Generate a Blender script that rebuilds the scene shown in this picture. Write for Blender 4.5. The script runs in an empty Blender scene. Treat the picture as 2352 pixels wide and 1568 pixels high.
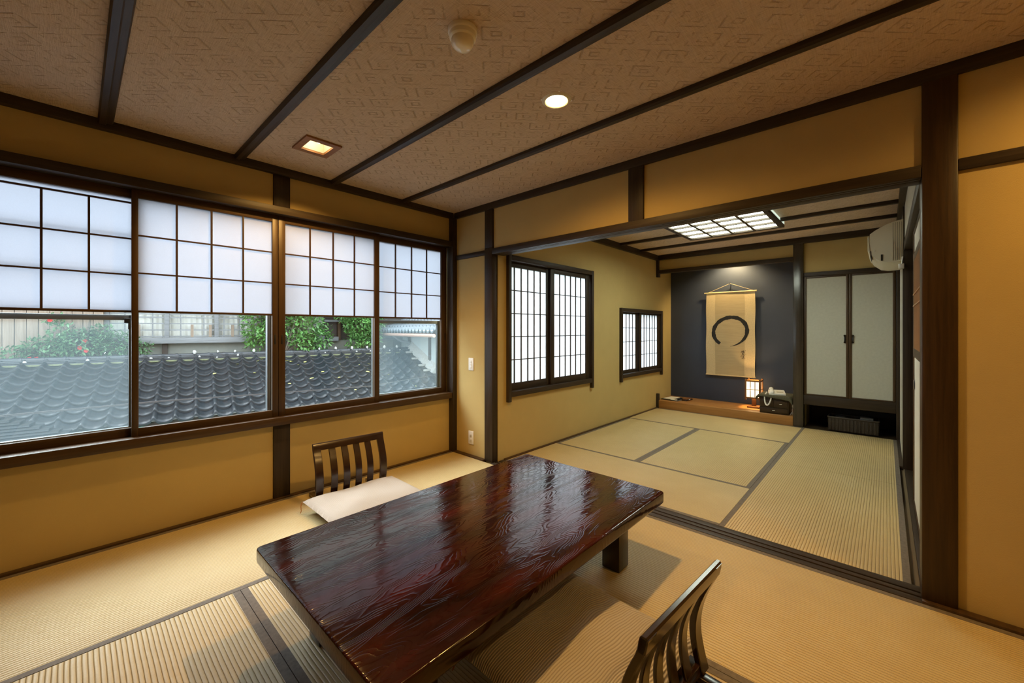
import bpy, bmesh, math, random
from mathutils import Vector, Matrix
random.seed(7)
SC = bpy.context.scene
COL = SC.collection
R = math.radians

# ------------------------------------------------------------------ camera
cam_d = bpy.data.cameras.new('camera')
cam_d.sensor_fit = 'HORIZONTAL'
cam_d.sensor_width = 36.0
cam_d.lens = 927.7 / 2352 * 36.0
cam_d.shift_y = -28.07 / 2352
cam_d.clip_start = 0.05
cam = bpy.data.objects.new('camera', cam_d)
COL.objects.link(cam)
YAW = 0.746475
cam.location = (0, 0, 1.25)
cam.rotation_euler = (R(90), 0, YAW - R(90))
SC.camera = cam

# ------------------------------------------------------------------ sky (overcast) and exposure
W = bpy.data.worlds.new('overcast_sky')
SC.world = W
W.use_nodes = True
wn = W.node_tree.nodes
wl = W.node_tree.links
wn.clear()
wo = wn.new('ShaderNodeOutputWorld')
bg = wn.new('ShaderNodeBackground')
bg.inputs['Color'].default_value = (0.80, 0.90, 1.0, 1)
bg.inputs['Strength'].default_value = 4.5
wl.new(bg.outputs[0], wo.inputs[0])
SC.view_settings.view_transform = 'Standard'
SC.view_settings.look = 'None'
SC.view_settings.exposure = 0.65
SC.view_settings.gamma = 1.0
SC.view_settings.use_curve_mapping = False
SC.cycles.use_denoising = True
SC.cycles.max_bounces = 10
SC.cycles.diffuse_bounces = 6
SC.cycles.transparent_max_bounces = 12
SC.cycles.sample_clamp_indirect = 25.0
SC.cycles.caustics_reflective = False
SC.cycles.caustics_refractive = False


def lamp(name, kind, loc, power, color, rot=(0, 0, 0), **kw):
    d = bpy.data.lights.new(name, kind)
    d.energy = power
    d.color = color
    for k, v in kw.items():
        setattr(d, k, v)
    o = bpy.data.objects.new(name, d)
    COL.objects.link(o)
    o.location = loc
    o.rotation_euler = rot
    return o


WARM = (1.0, 0.56, 0.15)
DOWN_SPOT = (80, 36)
# lamps of the room: round downlights, the square one by the window, the tokonoma spot, the paper lamp
DOWNLIGHTS = [(1.70, 1.257), (2.15, -0.85)]
SQUARE = (1.068, 2.715)
for i, (dx, dy) in enumerate(DOWNLIGHTS):
    lamp('downlight_bulb', 'SPOT', (dx, dy, 2.445), DOWN_SPOT[i], WARM, spot_size=R(166), spot_blend=0.85, shadow_soft_size=0.03)
lamp('wall_washer_bulb', 'SPOT', (SQUARE[0], SQUARE[1], 2.446), 40, WARM, spot_size=R(140), spot_blend=0.5, shadow_soft_size=0.03)
lamp('alcove_bulb', 'SPOT', (6.62, 1.72, 2.34), 38, (1.0, 0.74, 0.36), rot=(0, R(-20), 0), spot_size=R(135), spot_blend=0.7, shadow_soft_size=0.03)
lamp('table_lamp_bulb', 'POINT', (6.645, 1.392, 0.38), 9.0, (1.0, 0.6, 0.22), shadow_soft_size=0.03)
# hazy sun behind thin cloud, seen by the window side of the house
sun_dir = Vector((-.34, .74, 1.06)).normalized()
lamp('hazy_sun', 'SUN', (0, 12, 10), 5.6, (0.89, 0.96, 1.0), rot=sun_dir.to_track_quat('Z', 'Y').to_euler(), angle=R(38))
# daylight openings
for px0, px1, pz0, pz1, py in ((-0.6, 2.62, 0.6, 2.1, 3.5),):
    pl = lamp('window_portal', 'AREA', ((px0 + px1) / 2, py, (pz0 + pz1) / 2), 1, (1, 1, 1), rot=(R(-90), 0, 0), shape='RECTANGLE', size=px1 - px0, size_y=pz1 - pz0)
    pl.data.cycles.is_portal = True

# ------------------------------------------------------------------ materials
MATS = {}


def newmat(name):
    m = bpy.data.materials.new(name)
    m.use_nodes = True
    m.node_tree.nodes.clear()
    out = m.node_tree.nodes.new('ShaderNodeOutputMaterial')
    MATS[name] = m
    return m, m.node_tree.nodes, m.node_tree.links, out


def N(ns, kind, **kw):
    n = ns.new('ShaderNode' + kind)
    for k, v in kw.items():
        if k in ('operation', 'blend_type', 'wave_type', 'bands_direction', 'rings_direction', 'wave_profile', 'feature', 'data_type', 'distance', 'noise_type'):
            setattr(n, k, v)
        else:
            n.inputs[k.replace('_', ' ')].default_value = v
    return n


def c4(c):
    return (c[0], c[1], c[2], 1)


def ramp(ns, stops):
    n = ns.new('ShaderNodeValToRGB')
    e = n.color_ramp.elements
    while len(e) < len(stops):
        e.new(0.5)
    for i, (p, c) in enumerate(stops):
        e[i].position = p
        e[i].color = c4(c) if len(c) == 3 else c
    return n


def coords(ns, ls, scale=(1, 1, 1), rot=(0, 0, 0)):
    t = ns.new('ShaderNodeTexCoord')
    m = ns.new('ShaderNodeMapping')
    m.inputs['Scale'].default_value = scale
    m.inputs['Rotation'].default_value = rot
    ls.new(t.outputs['Object'], m.inputs['Vector'])
    return m


def math_(ns, ls, op, a, b=None, c=None):
    n = ns.new('ShaderNodeMath')
    n.operation = op
    for i, v in enumerate((a, b, c)):
        if v is None:
            continue
        if isinstance(v, (int, float)):
            n.inputs[i].default_value = v
        else:
            ls.new(v, n.inputs[i])
    return n.outputs[0]


def bump(ns, ls, h, dist, strength=1.0):
    b = ns.new('ShaderNodeBump')
    b.inputs['Distance'].default_value = dist
    b.inputs['Strength'].default_value = strength
    ls.new(h, b.inputs['Height'])
    return b.outputs['Normal']


def principled(ns, ls, out, col=None, rough=0.5, spec=0.5, metal=0.0, coat=0.0, coat_rough=0.1):
    p = ns.new('ShaderNodeBsdfPrincipled')
    if col is not None:
        if isinstance(col, tuple):
            p.inputs['Base Color'].default_value = c4(col)
        else:
            ls.new(col, p.inputs['Base Color'])
    p.inputs['Roughness'].default_value = rough
    p.inputs['Specular IOR Level'].default_value = spec
    p.inputs['Metallic'].default_value = metal
    p.inputs['Coat Weight'].default_value = coat
    p.inputs['Coat Roughness'].default_value = coat_rough
    ls.new(p.outputs[0], out.inputs['Surface'])
    return p


def plain(name, col, rough=0.5, spec=0.5, metal=0.0, coat=0.0, noise=None, bumpd=0.0, bscale=200):
    m, ns, ls, out = newmat(name)
    if noise:
        mp = coords(ns, ls)
        n = N(ns, 'TexNoise', Scale=noise[0], Detail=5.0, Roughness=0.6)
        ls.new(mp.outputs[0], n.inputs['Vector'])
        a = noise[1]
        r = ramp(ns, [(0.3, tuple(x * (1 - a) for x in col)), (0.7, tuple(min(1, x * (1 + a)) for x in col))])
        ls.new(n.outputs['Fac'], r.inputs[0])
        p = principled(ns, ls, out, r.outputs[0], rough, spec, metal, coat)
    else:
        p = principled(ns, ls, out, col, rough, spec, metal, coat)
    if bumpd:
        mp2 = coords(ns, ls)
        n2 = N(ns, 'TexNoise', Scale=bscale, Detail=3.0)
        ls.new(mp2.outputs[0], n2.inputs['Vector'])
        ls.new(bump(ns, ls, n2.outputs['Fac'], bumpd), p.inputs['Normal'])
    return m


def wood(name, dark, light, axis, rough=0.45, spec=0.4, coat=0.0, fine=60, bumpd=0.0006):
    m, ns, ls, out = newmat(name)
    sc = [fine, fine, fine]
    sc['xyz'.index(axis)] = fine / 22.0
    mp = coords(ns, ls, tuple(sc))
    n = N(ns, 'TexNoise', Scale=1.0, Detail=6.0, Roughness=0.65, Distortion=0.4)
    ls.new(mp.outputs[0], n.inputs['Vector'])
    r = ramp(ns, [(0.28, dark), (0.5, tuple((a + b) / 2 for a, b in zip(dark, light))), (0.75, light)])
    ls.new(n.outputs['Fac'], r.inputs[0])
    p = principled(ns, ls, out, r.outputs[0], rough, spec, 0, coat, 0.15)
    ls.new(bump(ns, ls, n.outputs['Fac'], bumpd), p.inputs['Normal'])
    return m


def emit(name, col, strength):
    m, ns, ls, out = newmat(name)
    e = ns.new('ShaderNodeEmission')
    e.inputs['Color'].default_value = c4(col)
    e.inputs['Strength'].default_value = strength
    ls.new(e.outputs[0], out.inputs['Surface'])
    return m


# plaster walls
PLASTER = plain('ochre_plaster', (0.54, 0.41, 0.175), 0.92, 0.15, noise=(3.0, 0.04), bumpd=0.0008, bscale=420)
NAVY = plain('navy_wall', (0.046, 0.056, 0.086), 0.55, 0.35, noise=(2.0, 0.08), bumpd=0.0006, bscale=350)
DARKW = {a: wood('stained_wood_' + a, (0.020, 0.013, 0.008), (0.052, 0.034, 0.020), a, 0.5, 0.35) for a in 'xyz'}
BROWNW = {a: wood('brown_wood_' + a, (0.036, 0.019, 0.008), (0.085, 0.045, 0.018), a, 0.42, 0.4) for a in 'xyz'}
CHAIRW = wood('chair_wood', (0.012, 0.005, 0.004), (0.035, 0.014, 0.009), 'z', 0.24, 0.5, coat=0.5, bumpd=0.00008)
PINE = {a: wood('honey_wood_' + a, (0.30, 0.135, 0.035), (0.46, 0.23, 0.07), a, 0.38, 0.45, fine=34) for a in 'xyz'}
REDW = wood('lamp_wood', (0.16, 0.065, 0.018), (0.28, 0.12, 0.036), 'z', 0.4, 0.4)


def tatami(name, axis):
    """woven rush: ribs run along axis"""
    m, ns, ls, out = newmat(name)
    mp = coords(ns, ls)
    sep = ns.new('ShaderNodeSeparateXYZ')
    ls.new(mp.outputs[0], sep.inputs[0])
    across, along = (sep.outputs['Y'], sep.outputs['X']) if axis == 'x' else (sep.outputs['X'], sep.outputs['Y'])
    nz = N(ns, 'TexNoise', Scale=5.0, Detail=2.0)
    ls.new(mp.outputs[0], nz.inputs['Vector'])
    wob = math_(ns, ls, 'MULTIPLY_ADD', nz.outputs['Fac'], 0.004, across)
    ph = math_(ns, ls, 'FRACT', math_(ns, ls, 'MULTIPLY', wob, 1 / 0.0152))
    d = math_(ns, ls, 'ABSOLUTE', math_(ns, ls, 'SUBTRACT', ph, 0.5))          # 0 at rib crest, .5 in the groove
    rib = math_(ns, ls, 'SUBTRACT', 1.0, math_(ns, ls, 'POWER', math_(ns, ls, 'MULTIPLY', d, 2.0), 3.0))
    mp2 = coords(ns, ls, (700, 30, 1) if axis == 'x' else (30, 700, 1))
    fine = N(ns, 'TexNoise', Scale=1.0, Detail=2.0)
    ls.new(mp2.outputs[0], fine.inputs['Vector'])
    big = N(ns, 'TexNoise', Scale=2.2, Detail=6.0, Roughness=0.7)
    ls.new(mp.outputs[0], big.inputs['Vector'])
    r = ramp(ns, [(0.25, (0.50, 0.375, 0.17)), (0.55, (0.60, 0.475, 0.235)), (0.8, (0.68, 0.57, 0.33))])
    mix0 = math_(ns, ls, 'MULTIPLY_ADD', fine.outputs['Fac'], 0.45, math_(ns, ls, 'MULTIPLY', big.outputs['Fac'], 0.6))
    ls.new(mix0, r.inputs[0])
    grv = ns.new('ShaderNodeMixRGB')
    grv.blend_type = 'MULTIPLY'
    g = ramp(ns, [(0.0, (0.36, 0.27, 0.16)), (0.45, (1, 1, 1))])
    ls.new(rib, g.inputs[0])
    grv.inputs['Fac'].default_value = 1
    ls.new(r.outputs[0], grv.inputs['Color1'])
    ls.new(g.outputs[0], grv.inputs['Color2'])
    p = principled(ns, ls, out, grv.outputs[0], 0.40, 0.75)
    h = math_(ns, ls, 'MULTIPLY_ADD', fine.outputs['Fac'], 0.25, rib)
    ls.new(bump(ns, ls, h, 0.0028, 0.85), p.inputs['Normal'])
    return m


TATAMI = {a: tatami('rush_weave_' + a, a) for a in 'xy'}
HERI = plain('mat_border_cloth', (0.17, 0.145, 0.12), 0.7, 0.35, noise=(60, 0.2), bumpd=0.0004, bscale=900)


def ceiling_mat():
    m, ns, ls, out = newmat('woven_ceiling_paper')
    mp = coords(ns, ls)
    sep = ns.new('ShaderNodeSeparateXYZ')
    ls.new(mp.outputs[0], sep.inputs[0])
    wob = N(ns, 'TexNoise', Scale=14.0, Detail=2.0)
    ls.new(mp.outputs[0], wob.inputs['Vector'])
    wv = math_(ns, ls, 'MULTIPLY_ADD', wob.outputs['Fac'], 0.05, -0.025)
    x, y = sep.outputs['X'], sep.outputs['Y']
    p = math_(ns, ls, 'ADD', math_(ns, ls, 'MULTIPLY', math_(ns, ls, 'ADD', x, y), 0.7071 / 0.105), wv)
    q0 = math_(ns, ls, 'MULTIPLY', math_(ns, ls, 'SUBTRACT', x, y), 0.7071 / 0.17)
    row = math_(ns, ls, 'FLOOR', p)
    q = math_(ns, ls, 'MULTIPLY_ADD', row, 0.5, q0)
    pc = math_(ns, ls, 'ABSOLUTE', math_(ns, ls, 'SUBTRACT', math_(ns, ls, 'FRACT', p), 0.5))
    qc = math_(ns, ls, 'ABSOLUTE', math_(ns, ls, 'SUBTRACT', math_(ns, ls, 'FRACT', q), 0.5))
    d = math_(ns, ls, 'MAXIMUM', pc, qc)
    tri = math_(ns, ls, 'ABSOLUTE', math_(ns, ls, 'SUBTRACT', math_(ns, ls, 'FRACT', math_(ns, ls, 'MULTIPLY', d, 4.4)), 0.5))
    line = math_(ns, ls, 'SMOOTH_MIN', math_(ns, ls, 'MULTIPLY', tri, 6.0), 1.0, 0.1)       # 0 on a line
    brk = N(ns, 'TexNoise', Scale=9.0, Detail=5.0, Roughness=0.8)
    ls.new(mp.outputs[0], brk.inputs['Vector'])
    bm_ = ramp(ns, [(0.46, (0, 0, 0)), (0.56, (1, 1, 1))])
    ls.new(brk.outputs['Fac'], bm_.inputs[0])
    ln = math_(ns, ls, 'MULTIPLY', math_(ns, ls, 'SUBTRACT', 1.0, line), bm_.outputs[0])
    mpa = coords(ns, ls, (240, 20, 1))
    mpb = coords(ns, ls, (20, 240, 1))
    na = N(ns, 'TexNoise', Scale=1.0, Detail=3.0)
    nb = N(ns, 'TexNoise', Scale=1.0, Detail=3.0)
    ls.new(mpa.outputs[0], na.inputs['Vector'])
    ls.new(mpb.outputs[0], nb.inputs['Vector'])
    wv2 = math_(ns, ls, 'ADD', na.outputs['Fac'], nb.outputs['Fac'])
    r = ramp(ns, [(0.30, (0.50, 0.385, 0.275)), (0.5, (0.60, 0.475, 0.355)), (0.70, (0.68, 0.55, 0.43))])
    ls.new(math_(ns, ls, 'SUBTRACT', math_(ns, ls, 'MULTIPLY', wv2, 0.5), math_(ns, ls, 'MULTIPLY', ln, 0.40)), r.inputs[0])
    pr = principled(ns, ls, out, r.outputs[0], 0.85, 0.2)
    h = math_(ns, ls, 'SUBTRACT', math_(ns, ls, 'MULTIPLY', wv2, 0.6), math_(ns, ls, 'MULTIPLY', ln, 0.8))
    ls.new(bump(ns, ls, h, 0.005, 1.0), pr.inputs['Normal'])
    return m


CEIL = ceiling_mat()


def lacquer():
    m, ns, ls, out = newmat('red_brown_lacquer')
    mp = coords(ns, ls, (1.1, 4.2, 1.0))
    dist = N(ns, 'TexNoise', Scale=1.6, Detail=2.5, Roughness=0.5)
    ls.new(mp.outputs[0], dist.inputs['Vector'])
    lines = math_(ns, ls, 'FRACT', math_(ns, ls, 'MULTIPLY', dist.outputs['Fac'], 36.0))
    tri = math_(ns, ls, 'MULTIPLY', math_(ns, ls, 'ABSOLUTE', math_(ns, ls, 'SUBTRACT', lines, 0.5)), 2.0)
    ridge = math_(ns, ls, 'POWER', tri, 3.0)
    mpf = coords(ns, ls, (18, 260, 1))
    pores = N(ns, 'TexNoise', Scale=1.0, Detail=3.0)
    ls.new(mpf.outputs[0], pores.inputs['Vector'])
    big = N(ns, 'TexNoise', Scale=2.4, Detail=4.0)
    ls.new(mp.outputs[0], big.inputs['Vector'])
    r = ramp(ns, [(0.32, (0.012, 0.004, 0.003)), (0.52, (0.034, 0.007, 0.005)), (0.74, (0.066, 0.010, 0.006))])
    ls.new(big.outputs['Fac'], r.inputs[0])
    p = principled(ns, ls, out, r.outputs[0], 0.11, 0.42)
    h = math_(ns, ls, 'MULTIPLY_ADD', pores.outputs['Fac'], 0.3, ridge)
    ls.new(bump(ns, ls, h, 0.00042, 0.6), p.inputs['Normal'])
    return m


LACQ = lacquer()


def cushion_mat():
    m, ns, ls, out = newmat('ribbed_cushion_cloth')
    mp = coords(ns, ls)
    nz = N(ns, 'TexNoise', Scale=4.0, Detail=1.0)
    ls.new(mp.outputs[0], nz.inputs['Vector'])
    sep = ns.new('ShaderNodeSeparateXYZ')
    ls.new(mp.outputs[0], sep.inputs[0])
    y = math_(ns, ls, 'MULTIPLY_ADD', nz.outputs['Fac'], 0.085, sep.outputs['Y'])
    s = math_(ns, ls, 'SINE', math_(ns, ls, 'MULTIPLY', y, 2 * math.pi / 0.0095))
    h = math_(ns, ls, 'MULTIPLY_ADD', s, 0.5, 0.5)
    r = ramp(ns, [(0.0, (0.36, 0.305, 0.245)), (0.6, (0.55, 0.495, 0.435))])
    ls.new(h, r.inputs[0])
    p = principled(ns, ls, out, r.outputs[0], 0.6, 0.35)
    p.inputs['Sheen Weight'].default_value = 0.3
    ls.new(bump(ns, ls, h, 0.0022, 0.9), p.inputs['Normal'])
    return m


CUSH = cushion_mat()


def paper(name, col, trans=0.72):
    m, ns, ls, out = newmat(name)
    mp = coords(ns, ls)
    n = N(ns, 'TexNoise', Scale=180.0, Detail=4.0, Roughness=0.7)
    ls.new(mp.outputs[0], n.inputs['Vector'])
    r = ramp(ns, [(0.3, tuple(x * 0.94 for x in col)), (0.7, col)])
    ls.new(n.outputs['Fac'], r.inputs[0])
    d = ns.new('ShaderNodeBsdfDiffuse')
    t = ns.new('ShaderNodeBsdfTranslucent')
    d.inputs['Color'].default_value = (0.55, 0.54, 0.52, 1)
    ls.new(r.outputs[0], t.inputs['Color'])
    mx = ns.new('ShaderNodeMixShader')
    mx.inputs[0].default_value = trans
    ls.new(d.outputs[0], mx.inputs[1])
    ls.new(t.outputs[0], mx.inputs[2])
    ls.new(mx.outputs[0], out.inputs['Surface'])
    return m


SHOJI2 = paper('brightened_shoji_paper', (0.90, 0.93, 0.95), 0.80)  # far room paper lets more light through, to brighten its dim panels
SHOJI = paper('shoji_paper', (0.64, 0.67, 0.725), 0.66)


def glass(name, haze=0.0, tint=(0.97, 0.985, 0.98)):
    m, ns, ls, out = newmat(name)
    t = ns.new('ShaderNodeBsdfTransparent')
    t.inputs['Color'].default_value = c4(tint)
    g = ns.new('ShaderNodeBsdfGlossy')
    g.inputs['Roughness'].default_value = 0.02
    lw = ns.new('ShaderNodeLayerWeight')
    lw.inputs['Blend'].default_value = 0.5
    refl = math_(ns, ls, 'MULTIPLY_ADD', math_(ns, ls, 'POWER', lw.outputs['Facing'], 5.0), 0.9, 0.035)
    mx = ns.new('ShaderNodeMixShader')
    ls.new(refl, mx.inputs[0])
    ls.new(t.outputs[0], mx.inputs[1])
    ls.new(g.outputs[0], mx.inputs[2])
    last = mx.outputs[0]
    if haze:
        tr = ns.new('ShaderNodeBsdfTranslucent')
        tr.inputs['Color'].default_value = (0.74, 0.92, 1.0, 1)
        mp = coords(ns, ls)
        n = N(ns, 'TexNoise', Scale=4.0, Detail=5.0)
        ls.new(mp.outputs[0], n.inputs['Vector'])
        f = math_(ns, ls, 'MULTIPLY_ADD', n.outputs['Fac'], haze * 0.5, haze * 0.75)
        m2 = ns.new('ShaderNodeMixShader')
        ls.new(f, m2.inputs[0])
        ls.new(last, m2.inputs[1])
        ls.new(tr.outputs[0], m2.inputs[2])
        last = m2.outputs[0]
    ls.new(last, out.inputs['Surface'])
    return m


GLASS = glass('clear_glass')
HAZE = glass('fogged_glass', 0.038)
ALU_D = plain('dark_aluminium', (0.055, 0.06, 0.062), 0.35, 0.5, 0.6)
ALU = plain('grey_aluminium', (0.28, 0.31, 0.33), 0.35, 0.5, 0.7)
BLACK = plain('black_metal', (0.012, 0.012, 0.012), 0.4)
WHITEP = plain('white_plastic', (0.80, 0.79, 0.75), 0.35, 0.5)
CREAMP = plain('cream_plastic', (0.66, 0.62, 0.50), 0.4, 0.5)
DETECT = plain('detector_plastic', (0.84, 0.81, 0.73), 0.35, 0.5)
STEEL = plain('bright_metal', (0.75, 0.74, 0.70), 0.25, 0.5, 1.0)
FUSUMA = plain('fusuma_paper', (0.50, 0.495, 0.43), 0.9, 0.15, noise=(40, 0.05))
DOORW = plain('white_door_paper', (0.68, 0.67, 0.60), 0.8, 0.2)
REEDW = wood('reed_panel', (0.27, 0.125, 0.045), (0.42, 0.22, 0.085), 'z', 0.5, 0.3, fine=120)
SILK = plain('scroll_silk', (0.60, 0.47, 0.27), 0.7, 0.25, noise=(60, 0.08))
SILKD = wood('scroll_paper', (0.40, 0.31, 0.175), (0.50, 0.39, 0.225), 'y', 0.75, 0.2, fine=90, bumpd=0.0002)
INK = plain('black_ink', (0.018, 0.016, 0.014), 0.6, 0.3, noise=(120, 0.4))
CORDM = plain('straw_cord', (0.62, 0.50, 0.28), 0.7)
ORANGE = plain('orange_thread', (0.55, 0.18, 0.03), 0.7)
CLOTH = plain('dark_green_cloth', (0.095, 0.092, 0.062), 0.85, 0.25, noise=(90, 0.25), bumpd=0.0008, bscale=500)
CHESTW = wood('chest_wood', (0.022, 0.012, 0.006), (0.055, 0.030, 0.014), 'y', 0.4, 0.4)
RATTAN = plain('dark_rattan', (0.045, 0.034, 0.026), 0.5, 0.4, noise=(90, 0.4), bumpd=0.002, bscale=160)
GREYP = plain('grey_lid', (0.16, 0.155, 0.145), 0.35, 0.5)
PAPERW = plain('white_sheet', (0.80, 0.77, 0.68), 0.8)
LACQB = plain('black_lacquer', (0.014, 0.012, 0.010), 0.25, 0.5)
LAMPPAPER = emit('lit_lamp_paper', (1.0, 0.76, 0.44), 1.5)
_n, _l = LAMPPAPER.node_tree.nodes, LAMPPAPER.node_tree.links
_t, _m = _n.new('ShaderNodeBsdfTransparent'), _n.new('ShaderNodeMixShader')
_m.inputs[0].default_value = 0.35
_l.new(_n['Emission'].outputs[0], _m.inputs[1])
_l.new(_t.outputs[0], _m.inputs[2])
_l.new(_m.outputs[0], _n['Material Output'].inputs['Surface'])
PANEL = emit('lit_ceiling_panel', (0.92, 1.0, 0.82), 11.0)
BULB = emit('lit_bulb', (1.0, 0.86, 0.52), 9.0)
BULB2 = emit('lit_square_bulb', (1.0, 0.82, 0.5), 9.0)
RECESS2 = plain('square_lamp_reflector', (0.62, 0.57, 0.46), 0.35, 0.5)
GROOVE_SHADE = plain('painted_groove_shade', (0.30, 0.28, 0.22), 0.5)
RECESS = plain('lamp_reflector', (0.85, 0.80, 0.68), 0.3, 0.5)

# outside
TILE = plain('smoked_roof_tile', (0.014, 0.017, 0.020), 0.36, 0.30, noise=(5.0, 0.35), bumpd=0.002, bscale=40)
RIDGE = plain('ridge_tile', (0.035, 0.039, 0.043), 0.28, 0.5, noise=(8.0, 0.3))
TILEL = plain('pale_roof_tile', (0.11, 0.125, 0.14), 0.35, 0.5, noise=(6.0, 0.2))
MORTAR = plain('white_mortar', (0.36, 0.355, 0.33), 0.9, noise=(30, 0.15))
MOSS = plain('mossy_mortar', (0.17, 0.18, 0.10), 0.9, noise=(30, 0.25))
OUTPL = plain('grey_outer_plaster', (0.20, 0.205, 0.18), 0.9, noise=(6, 0.12))
WHITEPL = plain('white_outer_plaster', (0.42, 0.46, 0.45), 0.9)
GREYW = wood('weathered_wood', (0.12, 0.125, 0.125), (0.24, 0.245, 0.25), 'x', 0.8, 0.2)
BROWNB = wood('brown_board', (0.17, 0.125, 0.09), (0.28, 0.22, 0.17), 'z', 0.75, 0.2)
OUTDARK = plain('dark_outer_wood', (0.045, 0.035, 0.028), 0.7)
PANEW = plain('pale_screen_paper', (0.62, 0.62, 0.57), 0.8, noise=(6, 0.1))
LEAF = plain('leaf_green', (0.085, 0.20, 0.050), 0.35, 0.5, noise=(3.0, 0.5))
LEAF2 = plain('bush_leaf_green', (0.085, 0.17, 0.075), 0.4, 0.5, noise=(3.0, 0.5))
BARK = plain('bark', (0.10, 0.08, 0.06), 0.9)
ROSE = plain('red_petal', (0.62, 0.03, 0.03), 0.6)
YLEAF = plain('yellow_leaf', (0.62, 0.60, 0.16), 0.7)
GREENM = plain('green_metal_sheet', (0.10, 0.42, 0.29), 0.5)
COPPER = plain('copper_gutter', (0.40, 0.25, 0.19), 0.5)
CABLE = plain('grey_cable', (0.03, 0.024, 0.022), 0.6)
GROUND = plain('courtyard_ground', (0.16, 0.15, 0.13), 0.9)

# ------------------------------------------------------------------ mesh helpers


class MB:
    def __init__(self):
        self.b = bmesh.new()

    def box(self, x0, x1, y0, y1, z0, z1, bev=0.0, mat=None, seg=2):
        vs = [self.b.verts.new(v) for v in ((x0, y0, z0), (x1, y0, z0), (x1, y1, z0), (x0, y1, z0), (x0, y0, z1), (x1, y0, z1), (x1, y1, z1), (x0, y1, z1))]
        fs = [self.b.faces.new([vs[i] for i in f]) for f in ((0, 3, 2, 1), (4, 5, 6, 7), (0, 1, 5, 4), (1, 2, 6, 5), (2, 3, 7, 6), (3, 0, 4, 7))]
        if mat is not None:
            for v in vs:
                v.co = mat @ v.co
        if bev:
            es = {e for f in fs for e in f.edges}
            bmesh.ops.bevel(self.b, geom=list(es), offset=bev, segments=seg, profile=0.5, affect='EDGES')
        return self

    def loft(self, rings, cap=True, close=True):
        rv = [[self.b.verts.new(p) for p in r] for r in rings]
        n = len(rv[0])
        for a, b in zip(rv, rv[1:]):
            for i in range(n if close else n - 1):
                j = (i + 1) % n
                self.b.faces.new((a[i], a[j], b[j], b[i]))
        if cap and close:
            self.b.faces.new(list(reversed(rv[0])))
            self.b.faces.new(rv[-1])
        return self

    def lathe(self, prof, c, seg=32, axis='z', cap=True):
        rings = []
        for r, h in prof:
            ring = []
            for i in range(seg):
                t = 2 * math.pi * i / seg
                p = (r * math.cos(t), r * math.sin(t), h)
                if axis == 'x':
                    p = (h, r * math.cos(t), r * math.sin(t))
                elif axis == 'y':
                    p = (r * math.sin(t), h, r * math.cos(t))
                ring.append((c[0] + p[0], c[1] + p[1], c[2] + p[2]))
            rings.append(ring)
        return self.loft(rings, cap)

    def tube(self, pts, r, seg=8, closed=False):
        pts = [Vector(p) for p in pts]
        rings = []
        n = len(pts)
        prev = None
        for i, p in enumerate(pts):
            a = pts[(i - 1) % n] if (closed or i > 0) else p
            b = pts[(i + 1) % n] if (closed or i < n - 1) else p
            t = (b - a).normalized()
            if prev is None:
                u = t.orthogonal().normalized()
            else:
                u = (prev - t * prev.dot(t)).normalized()
            prev = u
            v = t.cross(u)
            rr = r[i] if isinstance(r, (list, tuple)) else r
            rings.append([p + (u * math.cos(2 * math.pi * k / seg) + v * math.sin(2 * math.pi * k / seg)) * rr for k in range(seg)])
        if closed:
            rings.append(rings[0])
            return self.loft(rings, cap=False)
        return self.loft(rings)

    def quad(self, *p):
        self.b.faces.new([self.b.verts.new(q) for q in p])
        return self

    def prism(self, poly, vec):
        v = Vector(vec)
        a = [Vector(p) for p in poly]
        return self.loft([a, [p + v for p in a]])

    def grid(self, f, nu, nv):
        vs = [[self.b.verts.new(f(i / nu, j / nv)) for j in range(nv + 1)] for i in range(nu + 1)]
        for i in range(nu):
            for j in range(nv):
                self.b.faces.new((vs[i][j], vs[i + 1][j], vs[i + 1][j + 1], vs[i][j + 1]))
        return self

    def build(self, name, mat, parent=None, origin=None, smooth=True, angle=35, local=False, recalc=True):
        """one mesh object; vertices were written in world space unless local"""
        if recalc:
            bmesh.ops.recalc_face_normals(self.b, faces=self.b.faces[:])
        me = bpy.data.meshes.new(name)
        root = parent
        while root is not None and root.parent is not None:
            root = root.parent
        off = Vector((0, 0, 0))
        if parent is not None:
            off = Vector(root.location)
        elif origin is not None:
            off = Vector(origin)
        if not local:
            for v in self.b.verts:
                v.co -= off
        self.b.to_mesh(me)
        self.b.free()
        if smooth:
            me.polygons.foreach_set('use_smooth', [True] * len(me.polygons))
            me.set_sharp_from_angle(angle=R(angle))
        me.materials.append(mat)
        o = bpy.data.objects.new(name, me)
        COL.objects.link(o)
        if parent is not None:
            o.parent = parent
        elif origin is not None:
            o.location = origin
        return o


def tag(o, label, cat=None, group=None, kind=None):
    if label:
        o['label'] = label
    if cat:
        o['category'] = cat
    if group:
        o['group'] = group
    if kind:
        o['kind'] = kind
    return o


def thing(name, loc, label, cat, group=None, rz=0.0, kind=None):
    o = bpy.data.objects.new(name, None)
    o.empty_display_size = 0.1
    COL.objects.link(o)
    o.location = loc
    o.rotation_euler = (0, 0, rz)
    return tag(o, label, cat, group, kind)


def dup(root, loc, rz=None, label=None, group=None):
    r = root.copy()
    COL.objects.link(r)
    r.location = loc
    if rz is not None:
        r.rotation_euler = (0, 0, rz)
    if label:
        r['label'] = label
    if group:
        r['group'] = group
    for ch in list(root.children):
        c = ch.copy()
        COL.objects.link(c)
        c.parent = r
        for g in list(ch.children):
            d = g.copy()
            COL.objects.link(d)
            d.parent = c
    return r


TRIM = [0]


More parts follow.
